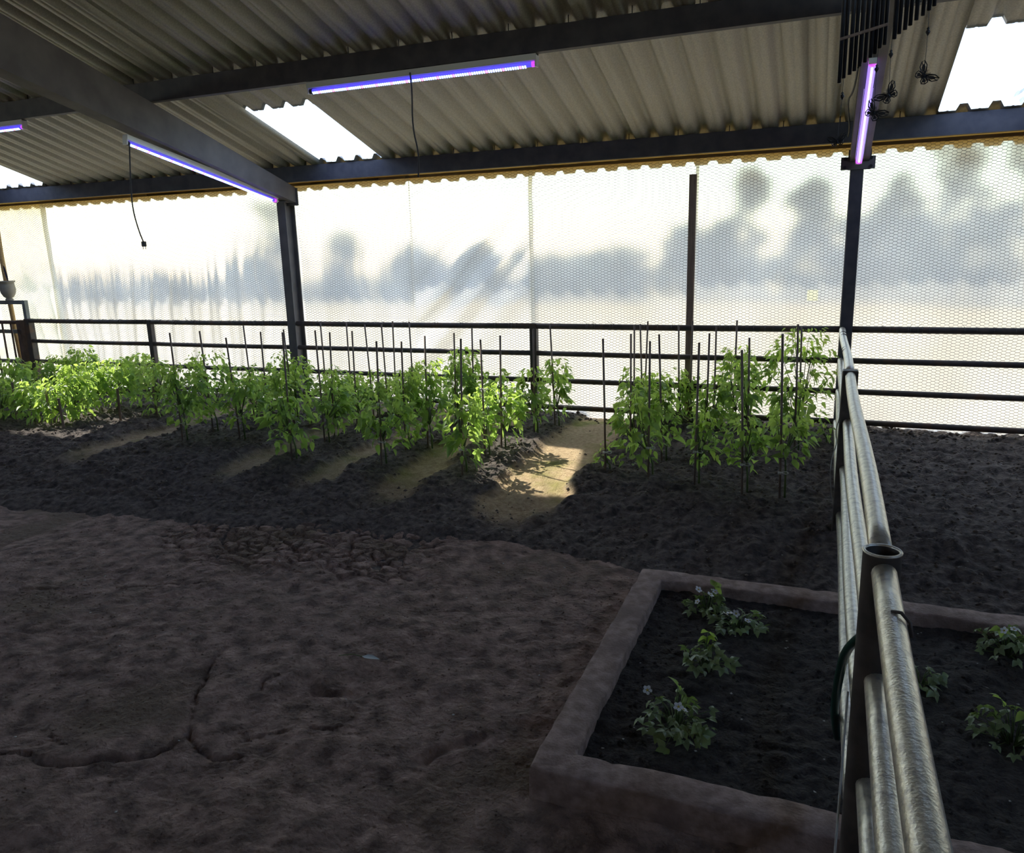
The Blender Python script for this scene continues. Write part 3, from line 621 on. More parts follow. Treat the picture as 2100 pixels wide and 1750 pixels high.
for s in (-0.17, 0.17): q.tube([(s, 0, 0.015), (s * 0.4, 0.01, 0.36)], 0.0015, 4)
q.build('hanging_string', M['cable'], wc)
for i, (x, z) in enumerate(zip(TX, TZ)):
    b = wx(x, z); yo = 0.006 * (i % 2)
    q = MB(); q.lathe([(0.007, b[2]), (0.008, b[2]), (0.008, -0.10 - 0.004 * i), (0.004, -0.10 - 0.004 * i)], (b[0], yo, 0), 10)
    q.tube([(b[0], yo, -0.10 - 0.004 * i), (b[0], yo, -0.018)], 0.0008, 4); q.build('chime_tube', M['black_metal'], wc, True)
a, b = wx(0.008, 2.66), wx(0.19, 2.70); q = MB(); q.tube([(a[0] - 0.01, -0.012, a[2]), (b[0], -0.012, b[2])], 0.006, 8); q.build('cross_rod', M['wood_dark'], wc)
def butterfly(c, bead, ang, sc_):
    o_ = wx(*c); bz = wx(*bead); mb = MB()
    ca, sa = math.cos(ang), math.sin(ang)
    def T(u, v, d): return (o_[0] + (u * ca - v * sa) * sc_, d, o_[2] + (u * sa + v * ca) * sc_)
    wings = [[(0.02, 0.06), (0.16, 0.30), (0.48, 0.56), (0.82, 0.62), (0.86, 0.44), (0.66, 0.14), (0.40, 0.03), (0.10, 0.0)], [(0.04, -0.01), (0.34, 0.0), (0.52, -0.06), (0.50, -0.28), (0.34, -0.44), (0.16, -0.38), (0.05, -0.14)]]
    for sgn in (1, -1):
        for wg in wings:
            pts = [(sgn * u, v) for u, v in wg]; cx = sum(p[0] for p in pts) / len(pts); cy_ = sum(p[1] for p in pts) / len(pts)
            mb.tube([T(*p, 0.0) for p in pts + pts[:1]], 0.0022, 5)
            for p in pts[1:]: mb.tube([T(pts[0][0], pts[0][1], 0), T(p[0], p[1], 0)], 0.0014, 4)
            inner = [(cx + (p[0] - cx) * 0.55, cy_ + (p[1] - cy_) * 0.55) for p in pts]
            n_ = len(inner); mb.add([T(*p, -0.001) for p in inner] + [T(*p, 0.0015) for p in inner], [tuple(range(n_)), tuple(range(2 * n_ - 1, n_ - 1, -1))] + [(i, (i + 1) % n_, (i + 1) % n_ + n_, i + n_) for i in range(n_)])
    mb.tube([T(0, -0.25, 0), T(0, 0.0, 0), T(0, 0.15, 0)], [0.002, 0.005, 0.003], 6)
    for s in (1, -1): mb.tube([T(0, 0.14, 0), T(0.06 * s, 0.3, 0), T(0.16 * s, 0.42, 0)], 0.001, 4)
    bo = mb.build('butterfly', M['black_metal'], wc)
    q = MB(); q.lathe([(0.001, -0.014), (0.007, -0.004), (0.009, 0), (0.007, 0.005), (0.003, 0.009), (0.006, 0.013), (0.001, 0.019)], bz, 8); q.build('bead', M['black_metal'], bo, True)
    q = MB(); q.tube([(o_[0], 0, o_[2] + 0.15 * sc_), (bz[0], 0, bz[2]), (bz[0] * 0.9, 0, -0.018)], 0.0009, 4); q.build('thread', M['cable'], bo)
butterfly((0.353, 2.473), (0.354, 2.651), -0.9, 0.055); butterfly((0.216, 2.405), (0.213, 2.575), 0.75, 0.055)
butterfly((0.160, 2.334), (0.159, 2.52), -0.7, 0.055); butterfly((0.013, 2.222), (0.022, 2.417), 0.2, 0.042)

# ================================================================== KERBED STRAWBERRY BED
kb = empty('kerbed_bed', (KX0, KY0, 0), 'rectangular strawberry bed framed by a rough concrete kerb, black soil inside', 'planter')
def kb_(o): o.location = (-KX0, -KY0, 0); return o
sec = [(0.0, -0.06), (0.0, 0.092), (0.002, 0.097), (0.007, 0.1), (0.05, 0.101), (0.09, 0.101), (KW - 0.008, 0.1), (KW - 0.002, 0.097), (KW, 0.091), (KW, -0.06)]
V = []; tt = []
per = []
for (ax, ay, bx, by) in ((0, 0, 1, 0), (1, 0, 1, 1), (1, 1, 0, 1), (0, 1, 0, 0)):
    L = (KX1 - KX0) if ay == by else (KY1 - KY0); k = int(L / 0.028)
    for t in range(k): per.append((ax + (bx - ax) * t / k, ay + (by - ay) * t / k))
for (d, z) in sec:
    for (u, v) in per:
        V.append(((KX0 + d) + u * (KX1 - KX0 - 2 * d), (KY0 + d) + v * (KY1 - KY0 - 2 * d), z))
V = np.array(V); x, y = V[:, 0].copy(), V[:, 1].copy()
V[:, 0] += 0.004 * fbm(x + V[:, 2] * 3, y, 0.08, 3, 201); V[:, 1] += 0.004 * fbm(x, y + V[:, 2] * 3, 0.08, 3, 202); V[:, 2] += 0.004 * fbm(x, y, 0.10, 3, 203) - 0.006 * sstep(0.55, 0.9, vnoise(x, y, 0.06, 204)) * (V[:, 2] > 0.08)
n_ = len(per); i, j = np.meshgrid(np.arange(len(sec) - 1), np.arange(n_), indexing='ij'); i = i.ravel(); j = j.ravel(); j2 = (j + 1) % n_
kb_(link('kerb', np_mesh('kerb', V, np.stack([i * n_ + j, i * n_ + j2, (i + 1) * n_ + j2, (i + 1) * n_ + j], 1), M['concrete'], True), kb))
def pot_z(x, y): return 0.035 + 0.012 * fbm(x, y, 0.35, 2, 211) + 0.016 * np.abs(fbm(x, y, 0.09, 3, 212)) + 0.003 * vnoise(x, y, 0.02, 213)
o = height_grid('potting_soil', np.arange(KX0 + 0.1, KX1 - 0.09, 0.014), np.arange(KY0 + 0.1, KY1 - 0.09, 0.014), pot_z, M['soil_black'], kb); kb_(o); o['kind'] = 'stuff'
N = 1500; xy = np.stack([rng.uniform(KX0 + 0.13, KX1 - 0.13, N), rng.uniform(KY0 + 0.13, KY1 - 0.13, N)], 1); sz = 0.003 + 0.009 * rng.random(N) ** 3
kb_(scatter('soil_crumbs', xy, pot_z(xy[:, 0], xy[:, 1]) + 0.002, sz, M['soil_black'], 0.8, parent=kb))
N = 46; xy = np.stack([rng.uniform(KX0 + 0.15, KX1 - 0.6, N), rng.uniform(KY0 + 0.15, KY1 - 0.15, N)], 1); sz = 0.003 + 0.005 * rng.random(N)
kb_(scatter('pale_bits', xy, pot_z(xy[:, 0], xy[:, 1]) + 0.004, sz, M['fleck'], 0.35, parent=kb))

# ================================================================== LEAVES
def leaf_np(wid, droop, fold, rows=5, tip=1.0):
    V = []; 
    for r in range(rows):
        t = r / (rows - 1); hw = wid * (math.sin(math.pi * min(1, t ** 0.72)) ** 0.9) * (1 - 0.15 * t) if 0 < t < 1 else 0.004
        z = -droop * t * t
        for s in (-1, 0, 1): V.append((s * hw, t, z + fold * hw * abs(s)))
    F = []
    for r in range(rows - 1):
        for s in (0, 1): a = r * 3 + s; F.append((a, a + 1, a + 4, a + 3))
    return np.array(V), np.array(F)
LV = [leaf_np(0.25, 0.25, 0.35), leaf_np(0.29, 0.45, 0.25), leaf_np(0.22, 0.12, 0.5)]
LM = {}
for i, (v, f) in enumerate(LV):
    for nm in ('leaf', 'leaf_young'): LM[(i, nm)] = np_mesh('leaf', v, f, M[nm], True)
def leaf_matrix(pos, az, pitch, roll, size):
    d = Vector((math.cos(az) * math.cos(pitch), math.sin(az) * math.cos(pitch), math.sin(pitch)))
    sx = Vector((-math.sin(az), math.cos(az), 0)) * -1; up = sx.cross(d).normalized()
    if up.z < 0: up = -up; sx = -sx
    c, s = math.cos(roll), math.sin(roll); x_ = sx * c + up * s; z_ = x_.cross(d)
    return Matrix(((x_.x * size, d.x * size, z_.x * size, pos[0]), (x_.y * size, d.y * size, z_.y * size, pos[1]), (x_.z * size, d.z * size, z_.z * size, pos[2]), (0, 0, 0, 1)))
ORD = 'first second third fourth fifth sixth seventh eighth ninth tenth eleventh twelfth thirteenth fourteenth fifteenth sixteenth seventeenth eighteenth nineteenth'.split()
TENS = {20: 'twent', 30: 'thirt', 40: 'fort', 50: 'fift', 60: 'sixt'}
def ordinal(k):
    if k < 20: return ORD[k - 1]
    t, r = k // 10 * 10, k % 10
    return TENS[t] + 'ieth' if r == 0 else TENS[t] + 'y-' + ORD[r - 1]
PLANTS = [
    (0, -8.083, 5.427, -8.311, -7.812, 0.612, 0.213),
    (0, -8.936, 6.102, -9.068, -8.589, 0.709, 0.241),
    (0, -8.195, 5.713, -8.429, -7.880, 0.482, 0.178),
    (0, -9.468, 6.811, -9.710, -9.041, 0.556, 0.184),
    (0, -7.633, 5.448, -7.848, -7.284, 0.601, 0.209),
    (0, -7.211, 5.417, -7.382, -6.959, 0.660, 0.222),
    (0, -9.272, 7.043, -9.495, -8.909, 0.618, 0.151),
    (0, -7.187, 5.567, -7.379, -6.898, 0.759, 0.223),
    (0, -8.961, 7.117, -9.186, -8.595, 0.704, 0.183),
    (0, -7.409, 6.054, -7.644, -7.073, 0.737, 0.222),
    (0, -8.483, 7.231, -8.751, -8.149, 0.535, 0.150),
    (0, -7.248, 6.152, -7.459, -6.924, 0.744, 0.223),
    (0, -7.242, 6.470, -7.471, -6.926, 0.740, 0.207),
    (0, -8.079, 7.326, -8.289, -7.746, 0.646, 0.151),
    (0, -6.640, 6.119, -6.797, -6.381, 0.727, 0.194),
    (1, -5.359, 5.188, -5.549, -5.035, 0.878, 0.319),
    (2, -5.371, 5.589, -5.716, -5.091, 0.934, 0.250),
    (3, -4.880, 5.395, -5.038, -4.623, 0.840, 0.293),
    (4, -5.389, 6.194, -5.569, -5.231, 0.633, 0.199),
    (5, -4.977, 5.908, -5.123, -4.715, 0.693, 0.225),
    (0, -5.231, 6.488, -5.377, -5.095, 0.835, 0.227),
    (6, -3.986, 4.971, -4.226, -3.789, 0.865, 0.228),
    (7, -4.822, 6.108, -4.876, -4.591, 0.835, 0.213),
    (8, -4.056, 5.531, -4.153, -3.846, 0.835, 0.254),
    (10, -4.142, 5.798, -4.248, -3.955, 0.713, 0.211),
    (0, -4.761, 6.741, -4.926, -4.527, 0.598, 0.177),
    (11, -4.670, 6.899, -4.819, -4.541, 0.549, 0.176),
    (12, -4.166, 6.217, -4.321, -4.054, 0.645, 0.211),
    (13, -4.292, 6.733, -4.433, -4.127, 0.603, 0.191),
    (14, -3.183, 5.052, -3.387, -2.937, 0.815, 0.269),
    (15, -4.050, 6.622, -4.217, -3.932, 0.561, 0.204),
    (16, -4.098, 6.861, -4.217, -3.897, 0.575, 0.198),
    (17, -3.233, 5.520, -3.354, -3.064, 0.827, 0.222),
    (18, -3.837, 6.777, -3.943, -3.695, 0.710, 0.206),
    (19, -3.117, 5.706, -3.293, -2.908, 0.894, 0.206),
    (20, -3.246, 6.532, -3.385, -3.074, 0.853, 0.199),
    (21, -2.485, 5.066, -2.651, -2.309, 0.728, 0.226),
    (22, -3.140, 6.721, -3.444, -3.021, 0.858, 0.149),
    (23, -2.477, 5.490, -2.624, -2.392, 0.728, 0.236),
    (24, -2.442, 5.746, -2.623, -2.250, 0.713, 0.241),
    (0, -2.818, 6.648, -3.002, -2.698, 0.689, 0.196),
    (25, -2.406, 6.440, -2.624, -2.300, 0.722, 0.234),
    (26, -2.314, 6.784, -2.500, -2.160, 0.781, 0.216),
    (27, -1.433, 5.338, -1.526, -1.396, 0.350, 0.185),
    (28, -1.407, 6.021, -1.535, -1.322, 0.828, 0.223),
    (29, -1.553, 6.777, -1.609, -1.355, 0.672, 0.200),
    (30, -1.520, 6.998, -1.606, -1.377, 0.624, 0.175),
    (32, -1.103, 5.279, -1.414, -1.001, 0.787, 0.244),
    (0, -1.394, 6.988, -1.512, -1.263, 0.642, 0.207),
    (33, -1.102, 5.793, -1.232, -0.970, 0.702, 0.280),
    (34, -1.187, 7.023, -1.419, -1.061, 0.678, 0.171),
    (35, -1.107, 7.109, -1.239, -0.994, 0.619, 0.196),
    (36, -0.759, 5.177, -0.820, -0.593, 0.664, 0.283),
    (37, -0.814, 6.078, -0.923, -0.623, 0.762, 0.254),
    (38, -0.866, 6.964, -0.951, -0.696, 0.599, 0.198),
    (39, -0.704, 7.008, -0.888, -0.477, 0.892, 0.188),
    (40, -0.431, 5.102, -0.584, -0.295, 0.661, 0.309),
    (41, -0.483, 6.019, -0.664, -0.399, 0.955, 0.284),
    (42, -0.191, 5.035, -0.358, -0.014, 0.708, 0.397),
    (43, -0.148, 6.318, -0.348, -0.052, 0.744, 0.255),
    (44, -0.140, 6.966, -0.494, 0.179, 1.073, 0.238),
    (0, 0.085, 6.753, -0.022, 0.159, 0.303, 0.149),
]
STAKES = [
    (-5.359, 5.188, -5.356, 1.145),
    (-5.371, 5.589, -5.401, 1.120),
    (-4.880, 5.395, -4.921, 1.085),
    (-5.389, 6.194, -5.410, 1.113),
    (-4.977, 5.908, -4.964, 1.085),
    (-3.986, 4.971, -3.962, 1.189),
    (-4.822, 6.108, -4.853, 1.090),
    (-4.056, 5.531, -4.062, 1.147),
    (-4.778, 6.606, -4.778, 1.104),
    (-4.142, 5.798, -4.102, 1.103),
    (-4.670, 6.899, -4.663, 1.085),
    (-4.166, 6.217, -4.145, 1.072),
    (-4.292, 6.733, -4.332, 1.082),
    (-3.183, 5.052, -3.156, 1.123),
    (-4.050, 6.622, -4.067, 1.096),
    (-4.098, 6.861, -4.079, 1.107),
    (-3.233, 5.520, -3.210, 1.067),
    (-3.837, 6.777, -3.839, 1.111),
    (-3.117, 5.706, -3.091, 1.095),
    (-3.246, 6.532, -3.225, 1.033),
    (-2.485, 5.066, -2.448, 1.152),
    (-3.140, 6.721, -3.125, 1.063),
    (-2.477, 5.490, -2.483, 1.098),
    (-2.442, 5.746, -2.422, 1.102),
    (-2.406, 6.440, -2.391, 1.088),
    (-2.314, 6.784, -2.353, 1.087),
    (-1.433, 5.338, -1.453, 1.138),
    (-1.407, 6.021, -1.410, 1.102),
    (-1.553, 6.777, -1.557, 1.100),
    (-1.520, 6.998, -1.553, 1.088),
    (-1.544, 7.147, -1.515, 1.100),
    (-1.103, 5.279, -1.102, 1.133),
    (-1.102, 5.793, -1.141, 1.125),
    (-1.187, 7.023, -1.207, 1.074),
    (-1.107, 7.109, -1.097, 1.111),
    (-0.759, 5.177, -0.753, 1.141),
    (-0.814, 6.078, -0.808, 1.108),
    (-0.866, 6.964, -0.869, 1.084),
    (-0.704, 7.008, -0.699, 1.127),
    (-0.431, 5.102, -0.472, 1.108),
    (-0.483, 6.019, -0.506, 1.085),
    (-0.191, 5.035, -0.227, 1.221),
    (-0.148, 6.318, -0.177, 1.162),
    (-0.140, 6.966, -0.165, 1.079),
]
# ================================================================== STAKES (x, y, top x, top z)
NS = len(STAKES)
def screen_x(x, y, z):
    d = Vector((x, y, z - CAM_Z)); return d.dot(Vector(rx)) / -d.dot(Vector(rz))
order = sorted(range(NS), key=lambda i: screen_x(STAKES[i][2], STAKES[i][1], STAKES[i][3])); srank = {i: k + 1 for k, i in enumerate(order)}
ties = {0: 0.16, 2: 0.2, 13: 0.19, 20: 0.2, 22: 0.55, 24: 0.3, 26: 0.13, 31: 0.22, 35: 0.24, 39: 0.2, 41: 0.17}
for i, (x, y, tx, tz) in enumerate(STAKES):
    g = gz(x, y); yo = 0.0
    st_ = empty('garden_stake', (x, y, g), 'thin brown stake, %s tip from the left, in the %s of the bed' % (ordinal(srank[i]), 'front' if y < 5.55 else 'middle' if y < 6.45 else 'back'), 'stake', 'stakes for the pepper plants')
    q = MB(); r = 0.0078; q.tube([(0, 0, -0.12), ((tx - x) * 0.5, 0.004, (tz - g) * 0.5), (tx - x, 0, tz - g)], r, 7); q.build('shaft', M['stake'], st_, True)
    if i in ties:
        h = ties[i]; q = MB(); cx = (tx - x) * h
        q.tube([(cx + 0.018 + 0.028 * math.cos(t), 0.018 * math.sin(t), h + 0.004 * math.sin(2 * t)) for t in np.linspace(0, 6.28, 14)], 0.003, 5)
        q.box((cx - 0.016, -0.016, h - 0.008), (cx + 0.004, -0.008, h + 0.008)); q.build('white_tie', M['tie'], st_, True)

# ================================================================== PEPPER PLANTS
def pepper(idx, rec, total):
    si, bx, by, xl, xr, ztop, zbot = rec
    g = gz(bx, by); hw = max(0.06, (xr - xl) / 2); cx = (xl + xr) / 2; H = ztop - zbot
    r = random.Random(100 + idx)
    thick = bx < -5.6
    front = by < 5.6
    root = empty('pepper_plant', (bx, by, g), None, 'plant', 'pepper plants in the bed')
    lk = 'sunlit' if (-7.6 < bx < -6.2 and by < 6.6) or idx_sun(bx, by) else 'shaded'
    ht = 'tiny' if ztop - g < 0.3 else 'tall' if ztop - g > 0.72 else 'bushy' if hw > 0.19 else 'slender' if hw < 0.12 else 'leafy'
    where = ('tied to the %s stake' % ordinal(srank[si - 1])) if si else ('unstaked, in the thicket' if thick else 'growing without a stake')
    tag(root, '%s %s pepper plant, %s stem from the left, %s' % (ht, lk, ordinal(idx + 1), where))
    dx, dy = (0.026, 0.035) if si else (0, 0)
    dpt = min(hw, 0.2)
    def env(t, q_):   # random point in the crown at height fraction t
        rad = (0.5 + 0.5 * math.sin(math.pi * min(1, 0.12 + t * 0.85))) * math.sqrt(q_)
        a = r.uniform(0, 6.283)
        return (cx - bx + hw * rad * math.cos(a) * 0.95, dpt * rad * math.sin(a) + (0.075 if si else 0.0), zbot - g + H * t)
    st = MB(); fork = max(0.05, (zbot - g) + 0.18 * H)
    st.tube([(dx, dy, -0.02), (dx * 0.9, dy, fork * 0.5), (dx * 0.6 + (cx - bx) * 0.2, dy * 0.5, fork)], [0.008, 0.0068, 0.0058], 6)
    nb_ = 3 if H < 0.2 else max(6, int(5 + 22 * hw)); tips = []
    for k in range(nb_):
        t = r.uniform(0.35, 0.98) if k else 0.97
        e = env(t, r.uniform(0.35, 1.0)); m_ = (e[0] * 0.55 + (cx - bx) * 0.1, e[1] * 0.55, fork + (e[2] - fork) * 0.5)
        st.tube([(dx * 0.6 + (cx - bx) * 0.2, dy * 0.5, fork - 0.01 * r.random()), m_, e], [0.0045, 0.0034, 0.0018], 5); tips.append((m_, e))
    st.build('stem', M['stem'], root, True)
    area = 2 * hw * H; n_ = int(min(420, max(16, area / 0.0021 * (2.7 if not thick else 2.4))))
    items = []
    for k in range(n_):
        t = r.random() ** 0.85; 
        if r.random() < 0.35:
            m_, e = r.choice(tips); f = r.uniform(0.5, 1.0); p_ = tuple(m_[c] + (e[c] - m_[c]) * f + r.gauss(0, 0.02) for c in range(3))
        else: p_ = env(t, r.uniform(0.12, 1.0))
        az = math.atan2(p_[1], p_[0] - (cx - bx)) + r.gauss(0, 0.8); tt_ = (p_[2] - (zbot - g)) / H
        size = r.uniform(0.052, 0.09) * (0.72 if tt_ > 0.8 else 1.0) * (0.7 if H < 0.2 else 1.08 if thick else 1.0)
        if r.random() < 0.06 and tt_ < 0.5: size *= 1.45
        items.append((leaf_matrix(p_, az, r.gauss(-0.45, 0.42), r.gauss(0, 0.5), size), r.randrange(3), 'leaf_young' if tt_ > 0.72 or r.random() < 0.2 else 'leaf', size * (1.3 if p_[1] < 0 else 0.8)))
    items.sort(key=lambda it: -it[3])
    nsep = min(len(items) // 2, 34 if front else 22)
    for M4, v, nm, _ in items[:nsep]:
        o = link('leaf', LM[(v, nm)], root); o.matrix_local = M4
    rest = items[nsep:]
    for nm, part in (('leaf', 'foliage'), ('leaf_young', 'young_foliage')):
        sel = [it for it in rest if it[2] == nm]
        if not sel: continue
        Vs = []; Fs = []; b_ = 0
        for M4, v, _, _ in sel:
            A = np.array(M4); vv, ff = LV[v]; Vs.append(vv @ A[:3, :3].T + A[:3, 3]); Fs.append(ff + b_); b_ += len(vv)
        o = link(part, np_mesh(part, np.concatenate(Vs), np.concatenate(Fs), M[nm], True), root); o['kind'] = 'stuff'
def idx_sun(x, y): return -2.9 < x < -1.9 and 5.1 < y < 6.5
for k, rec in enumerate(PLANTS): pepper(k, rec, len(PLANTS))
# short flat markers among the thicket
for k, (x, y, h) in enumerate([(-7.25, 5.34, 0.36), (-7.86, 5.42, 0.42), (-7.02, 5.30, 0.30), (-7.28, 5.75, 0.36), (-6.72, 5.72, 0.34), (-8.35, 5.6, 0.4), (-6.62, 6.1, 0.32)]):
    q = MB(); q.box((-0.016, -0.005, -0.08), (0.016, 0.005, h), Matrix.Rotation(0.05 * math.sin(k * 2.1), 4, 'Y'), 0.002)
    o = q.build('short_stake', M['stake'], None, False, (x, y, gz(x, y))); tag(o, 'short flat wooden stake, %s from the left, half hidden in the sunlit thicket' % ordinal([4, 2, 6, 3, 5, 1, 7][k]) , 'stake', 'short stakes in the thicket')

# ================================================================== STRAWBERRY PLANTS
def leaflet_np():
    V = []; F = []
    for a in (-1.25, 0, 1.25):
        v, f = leaf_np(0.38, 0.35, 0.3, 5); c, s = math.cos(a), math.sin(a); v = v.copy(); v[:, :2] = np.stack([v[:, 0] * c + v[:, 1] * s, -v[:, 0] * s + v[:, 1] * c], 1)
        F.append(f + sum(len(q_) for q_ in V)); V.append(v)
    return np.concatenate(V), np.concatenate(F)
sv, sfc = leaflet_np(); SM = np_mesh('leaf', sv, sfc, M['leaf_straw'], True); SMY = np_mesh('leaf', sv, sfc, M['leaf_young'], True)
def flower_mesh():
    mb = MB()
    for k in range(5):
        a = k * 1.2566; u = Vector((math.cos(a), math.sin(a), 0)); w_ = Vector((-u.y, u.x, 0))
        mb.add([u * 0.1, u * 0.6 + w_ * 0.42 + Vector((0, 0, 0.12)), u * 1.0 + w_ * 0.2 + Vector((0, 0, 0.18)), u * 1.0 - w_ * 0.2 + Vector((0, 0, 0.18)), u * 0.6 - w_ * 0.42 + Vector((0, 0, 0.12))], [(0, 1, 2, 3, 4)])
    mb.cur = 1; mb.lathe([(0.01, 0.2), (0.2, 0.14), (0.24, 0.05), (0.1, 0.0)], (0, 0, 0), 8)
    me = bpy.data.meshes.new('flower'); me.from_pydata(mb.v, [], mb.f); me.materials.append(M['petal']); me.materials.append(M['yolk']); me.polygons.foreach_set('material_index', mb.m); me.update(); return me
FM = flower_mesh()
def strawberry(x, y, spread, height, nl, nf, seed, label, young=1):
    r = random.Random(seed); z0 = float(pot_z(np.array([x]), np.array([y]))[0])
    nl = int(nl * 1.7); root = empty('strawberry_plant', (x, y, z0), label, 'plant', 'strawberry plants in the kerbed bed'); st = MB()
    for k in range(nl):
        a = r.uniform(0, 6.283); rad = spread * math.sqrt(r.uniform(0.05, 1)); h = height * r.uniform(0.25, 0.95) * (1.1 - 0.6 * rad / spread); 
        if k < young: rad *= 0.5; h = height * (1.0 - 0.12 * k)
        e = (rad * math.cos(a), rad * math.sin(a), h)
        st.tube([(0.01 * math.cos(a), 0.01 * math.sin(a), -0.01), (e[0] * 0.45, e[1] * 0.45, h * 0.75), e], [0.0022, 0.0018, 0.0014], 4)
        o = link('leaf', SMY if k < young else SM, root); o.matrix_local = leaf_matrix(e, a + r.gauss(0, 0.5), r.gauss(-0.25, 0.4), r.gauss(0, 0.5), r.uniform(0.024, 0.042) * (1.25 if k < young else 1))
    for k in range(nf):
        a = r.uniform(2.6, 6.2); rad = spread * r.uniform(0.3, 0.9); h = height * r.uniform(0.6, 1.1); e = Vector((rad * math.cos(a), rad * math.sin(a), h))
        st.tube([(0, 0, 0), (e.x * 0.5, e.y * 0.5, h * 0.85), e], 0.0013, 4)
        o = link('flower', FM, root); o.matrix_local = Matrix.Translation(e) @ Matrix.Rotation(r.uniform(-0.5, 0.9), 4, 'X') @ Matrix.Rotation(r.uniform(-0.6, 0.6), 4, 'Y') @ Matrix.Scale(r.uniform(0.014, 0.019), 4)
    st.build('stem', M['stem'], root, True)
strawberry(-0.44, 3.50, 0.10, 0.12, 18, 4, 1, 'strawberry plant with a white bloom near the far kerb, left of its twin')
strawberry(-0.27, 3.36, 0.12, 0.10, 20, 5, 2, 'drooping strawberry plant beside the far kerb, on the fence side of its twin')
strawberry(-0.37, 2.96, 0.12, 0.14, 20, 0, 3, 'wilting strawberry plant with one upright bright leaf in the middle of the bed', 2)
strawberry(-0.41, 2.49, 0.13, 0.17, 30, 3, 4, 'dense strawberry plant nearest the front kerb corner')
strawberry(0.80, 3.50, 0.13, 0.14, 22, 3, 5, 'strawberry plant with white blooms beyond the fence, close to the far kerb')
strawberry(0.70, 2.84, 0.13, 0.16, 24, 0, 6, 'strawberry plant beyond the fence with one tall upright leaf', 2)
strawberry(0.44, 3.12, 0.09, 0.10, 9, 1, 7, 'small dark strawberry plant half hidden behind the near pipe rail', 0)

# ================================================================== SMALL THINGS
cord('garden_hose', [(0.20, 1.93, 0.62), (0.185, 1.94, 0.79), (0.157, 1.95, 0.812), (0.125, 1.99, 0.76), (0.112, 2.12, 0.66), (0.108, 2.24, 0.545), (0.106, 2.36, 0.40), (0.108, 2.47, 0.25), (0.13, 2.6, 0.08)], 0.013, 'dark green hose draped over the side fence rail behind the round post', 'hose', 'hose')
cord('twine', [(0.118, 4.62, 0.80), (0.10, 4.62, 0.70), (0.117, 4.62, 0.66), (0.09, 4.6, 0.56), (0.088, 4.62, 0.45), (0.105, 4.63, 0.33), (0.135, 4.63, 0.22)], 0.003, 'pale string dangling down the dark square post', 'string', 'string')
cord('twine', [(0.105, 1.80, 0.72), (0.10, 1.72, 0.45), (0.095, 1.66, 0.2), (0.09, 1.62, 0.01)], 0.003, 'thin cord hanging down beside the near round post', 'string', 'string')
fl = empty('fallen_leaf', (-1.80, 2.625, 0.004), 'single pale fallen leaf lying on the bare clay floor', 'leaf')
v, f = leaf_np(0.22, 0.05, 0.25); o = link('blade', np_mesh('blade', v, f, M['dry_leaf'], True), fl); o.matrix_local = Matrix.Translation((-0.02, 0, 0.012)) @ Matrix.Rotation(-1.45, 4, 'Z') @ Matrix.Scale(0.085, 4)
q = MB(); q.tube([(-0.02, 0, 0.012), (-0.07, 0.0, 0.014), (-0.13, -0.02, 0.006)], 0.0018, 5); q.build('stalk', M['stem'], fl)
N = 60; xy = np.stack([rng.uniform(-4.4, -0.9, N), rng.uniform(1.3, 4.0, N)], 1); sz = 0.003 + 0.005 * rng.random(N)
o = scatter('floor_litter', xy, floor_z(xy[:, 0], xy[:, 1]) + 0.004, sz, M['fleck'], 0.3); tag(o, 'scattered pale straw bits on the clay floor')

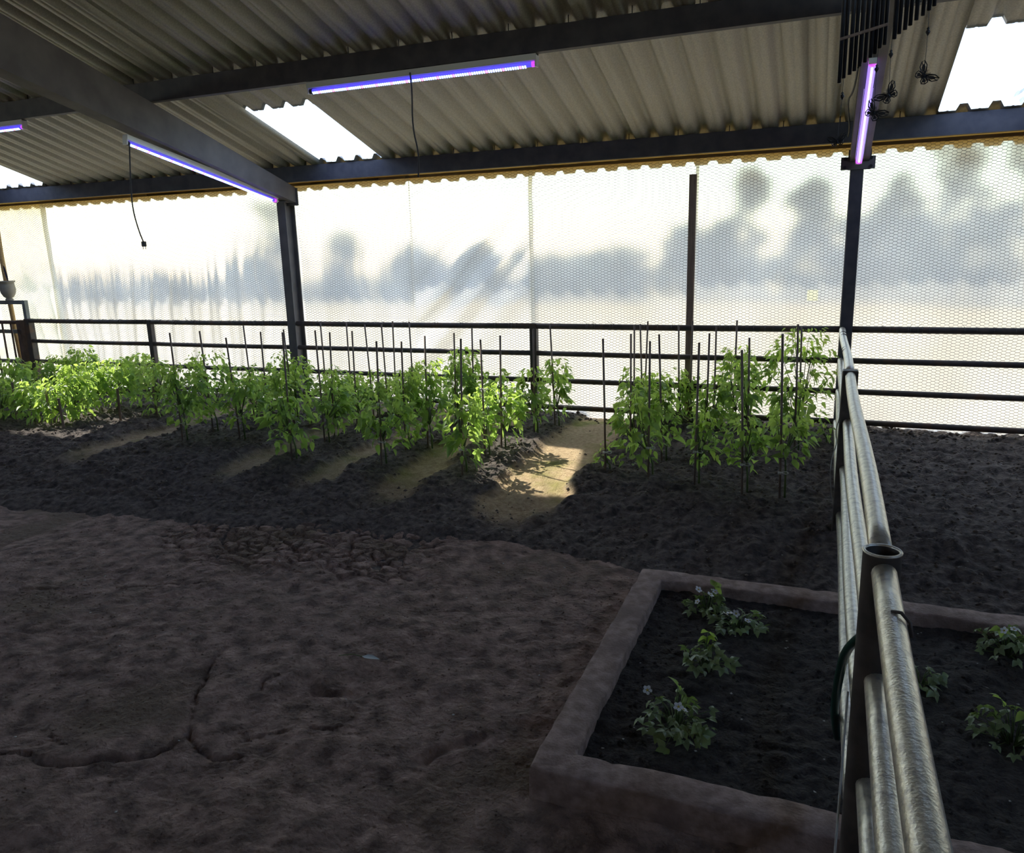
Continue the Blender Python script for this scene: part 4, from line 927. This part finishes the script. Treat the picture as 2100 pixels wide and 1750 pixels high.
# ================================================================== TREES BEYOND THE YARD
def tree(x, y, top, hw, label, seed, cat='tree'):
    r = np.random.default_rng(seed); gz_ = 0.08 - 0.042 * min(26, y - 7.44); H = top - gz_
    root = empty(cat, (x, y, gz_), label, cat, 'trees beyond the yard'); zb = 0.05
    q = MB(); q.tube([(0, 0, -0.1), (0.05, 0, H * 0.3), (-0.04, 0.05, H * 0.7)], [0.13, 0.1, 0.05], 8); q.build('trunk', M['bark'], root, True)
    B = []; 
    for k in range(26):
        a = r.uniform(0, 6.28); t = r.uniform(0, 1); rad = hw * math.sin(math.pi * min(1, 0.32 + 0.6 * t)) * math.sqrt(r.random()) * 0.8
        B.append((rad * math.cos(a), rad * math.sin(a), zb + (H - zb) * (0.02 + 0.9 * t)))
    Vs = []; Fs = []; n0 = 0
    for c in B:
        for _ in range(40):
            d = r.normal(size=3); d /= np.linalg.norm(d); p_ = np.array(c) + d * hw * 0.34 * r.uniform(0.5, 1.0); p_[2] = min(p_[2], H)
            A = np.array(leaf_matrix(p_, r.uniform(0, 6.28), r.normal(-0.2, 0.5), r.normal(0, 0.6), r.uniform(0.35, 0.6)))
            vv, ff = LV[1]; Vs.append(vv @ A[:3, :3].T + A[:3, 3]); Fs.append(ff + n0); n0 += len(vv)
    o = link('crown', np_mesh('crown', np.concatenate(Vs), np.concatenate(Fs), M['tree_leaf'], True), root); o['kind'] = 'stuff'
T = [(-36, 29, 1.35, 2.0, 'low bush beyond the left end of the wall'), (-31, 29, 1.5, 2.2, 'low bush seen past the gate side drapes'), (-26.5, 29, 1.6, 2.2, 'low bush left of the blurred round tree'),
     (-20.2, 28, 4.5, 1.9, 'blurred round tree just right of the H-section post'), (-17.2, 28, 2.9, 1.6, 'smaller tree beside the blurred round tree'), (-14.4, 28, 2.3, 1.7, 'low bush behind the creased film'), (-11.8, 28, 2.1, 1.6, 'low bush at the right of the creased film'),
     (-9.2, 28, 1.75, 1.7, 'low bush behind the warm white film, left one'), (-6.6, 28, 1.95, 1.7, 'low bush behind the warm white film, right one'), (-4.3, 28, 2.6, 1.3, 'blurred tree hidden by the upright board'),
     (-2.2, 28, 4.35, 1.3, 'twin-peaked blurred tree, left peak, right of the board'), (-0.55, 28, 4.05, 1.25, 'blurred tree forming the peak nearest the square steel post'),
     (1.6, 27, 3.9, 1.2, 'tall blurred tree just right of the square steel post'), (3.3, 26, 5.0, 1.5, 'taller blurred tree in the middle of the film right of the post'), (5.0, 26.5, 6.0, 1.9, 'tallest blurred tree near the right edge'), (7.6, 27, 5.0, 1.8, 'tall blurred tree cut by the right edge'), (11, 27, 4.5, 2, 'tree beyond the right edge'),
     (-22.8, 29.5, 2.0, 2.0, 'low scrub left of the round tree'), (-13, 29.5, 1.9, 1.9, 'low scrub behind the creased film'), (-8, 29.5, 1.8, 1.9, 'low scrub under the warm white film'), (-3.2, 29.5, 2.7, 1.5, 'low scrub right of the upright board'), (0.7, 29.5, 2.8, 1.4, 'low scrub hidden by the square steel post'), (2.5, 29.5, 2.8, 1.6, 'low scrub at the feet of the right trees')]
for k, (x, y, tp, hw, lb) in enumerate(T):
    f = 46 / 28; tree(x * f, y * f, CAM_Z + (tp - CAM_Z) * f, hw * f * 0.9, lb, 300 + k, 'bush' if ('bush' in lb or 'scrub' in lb) else 'tree')
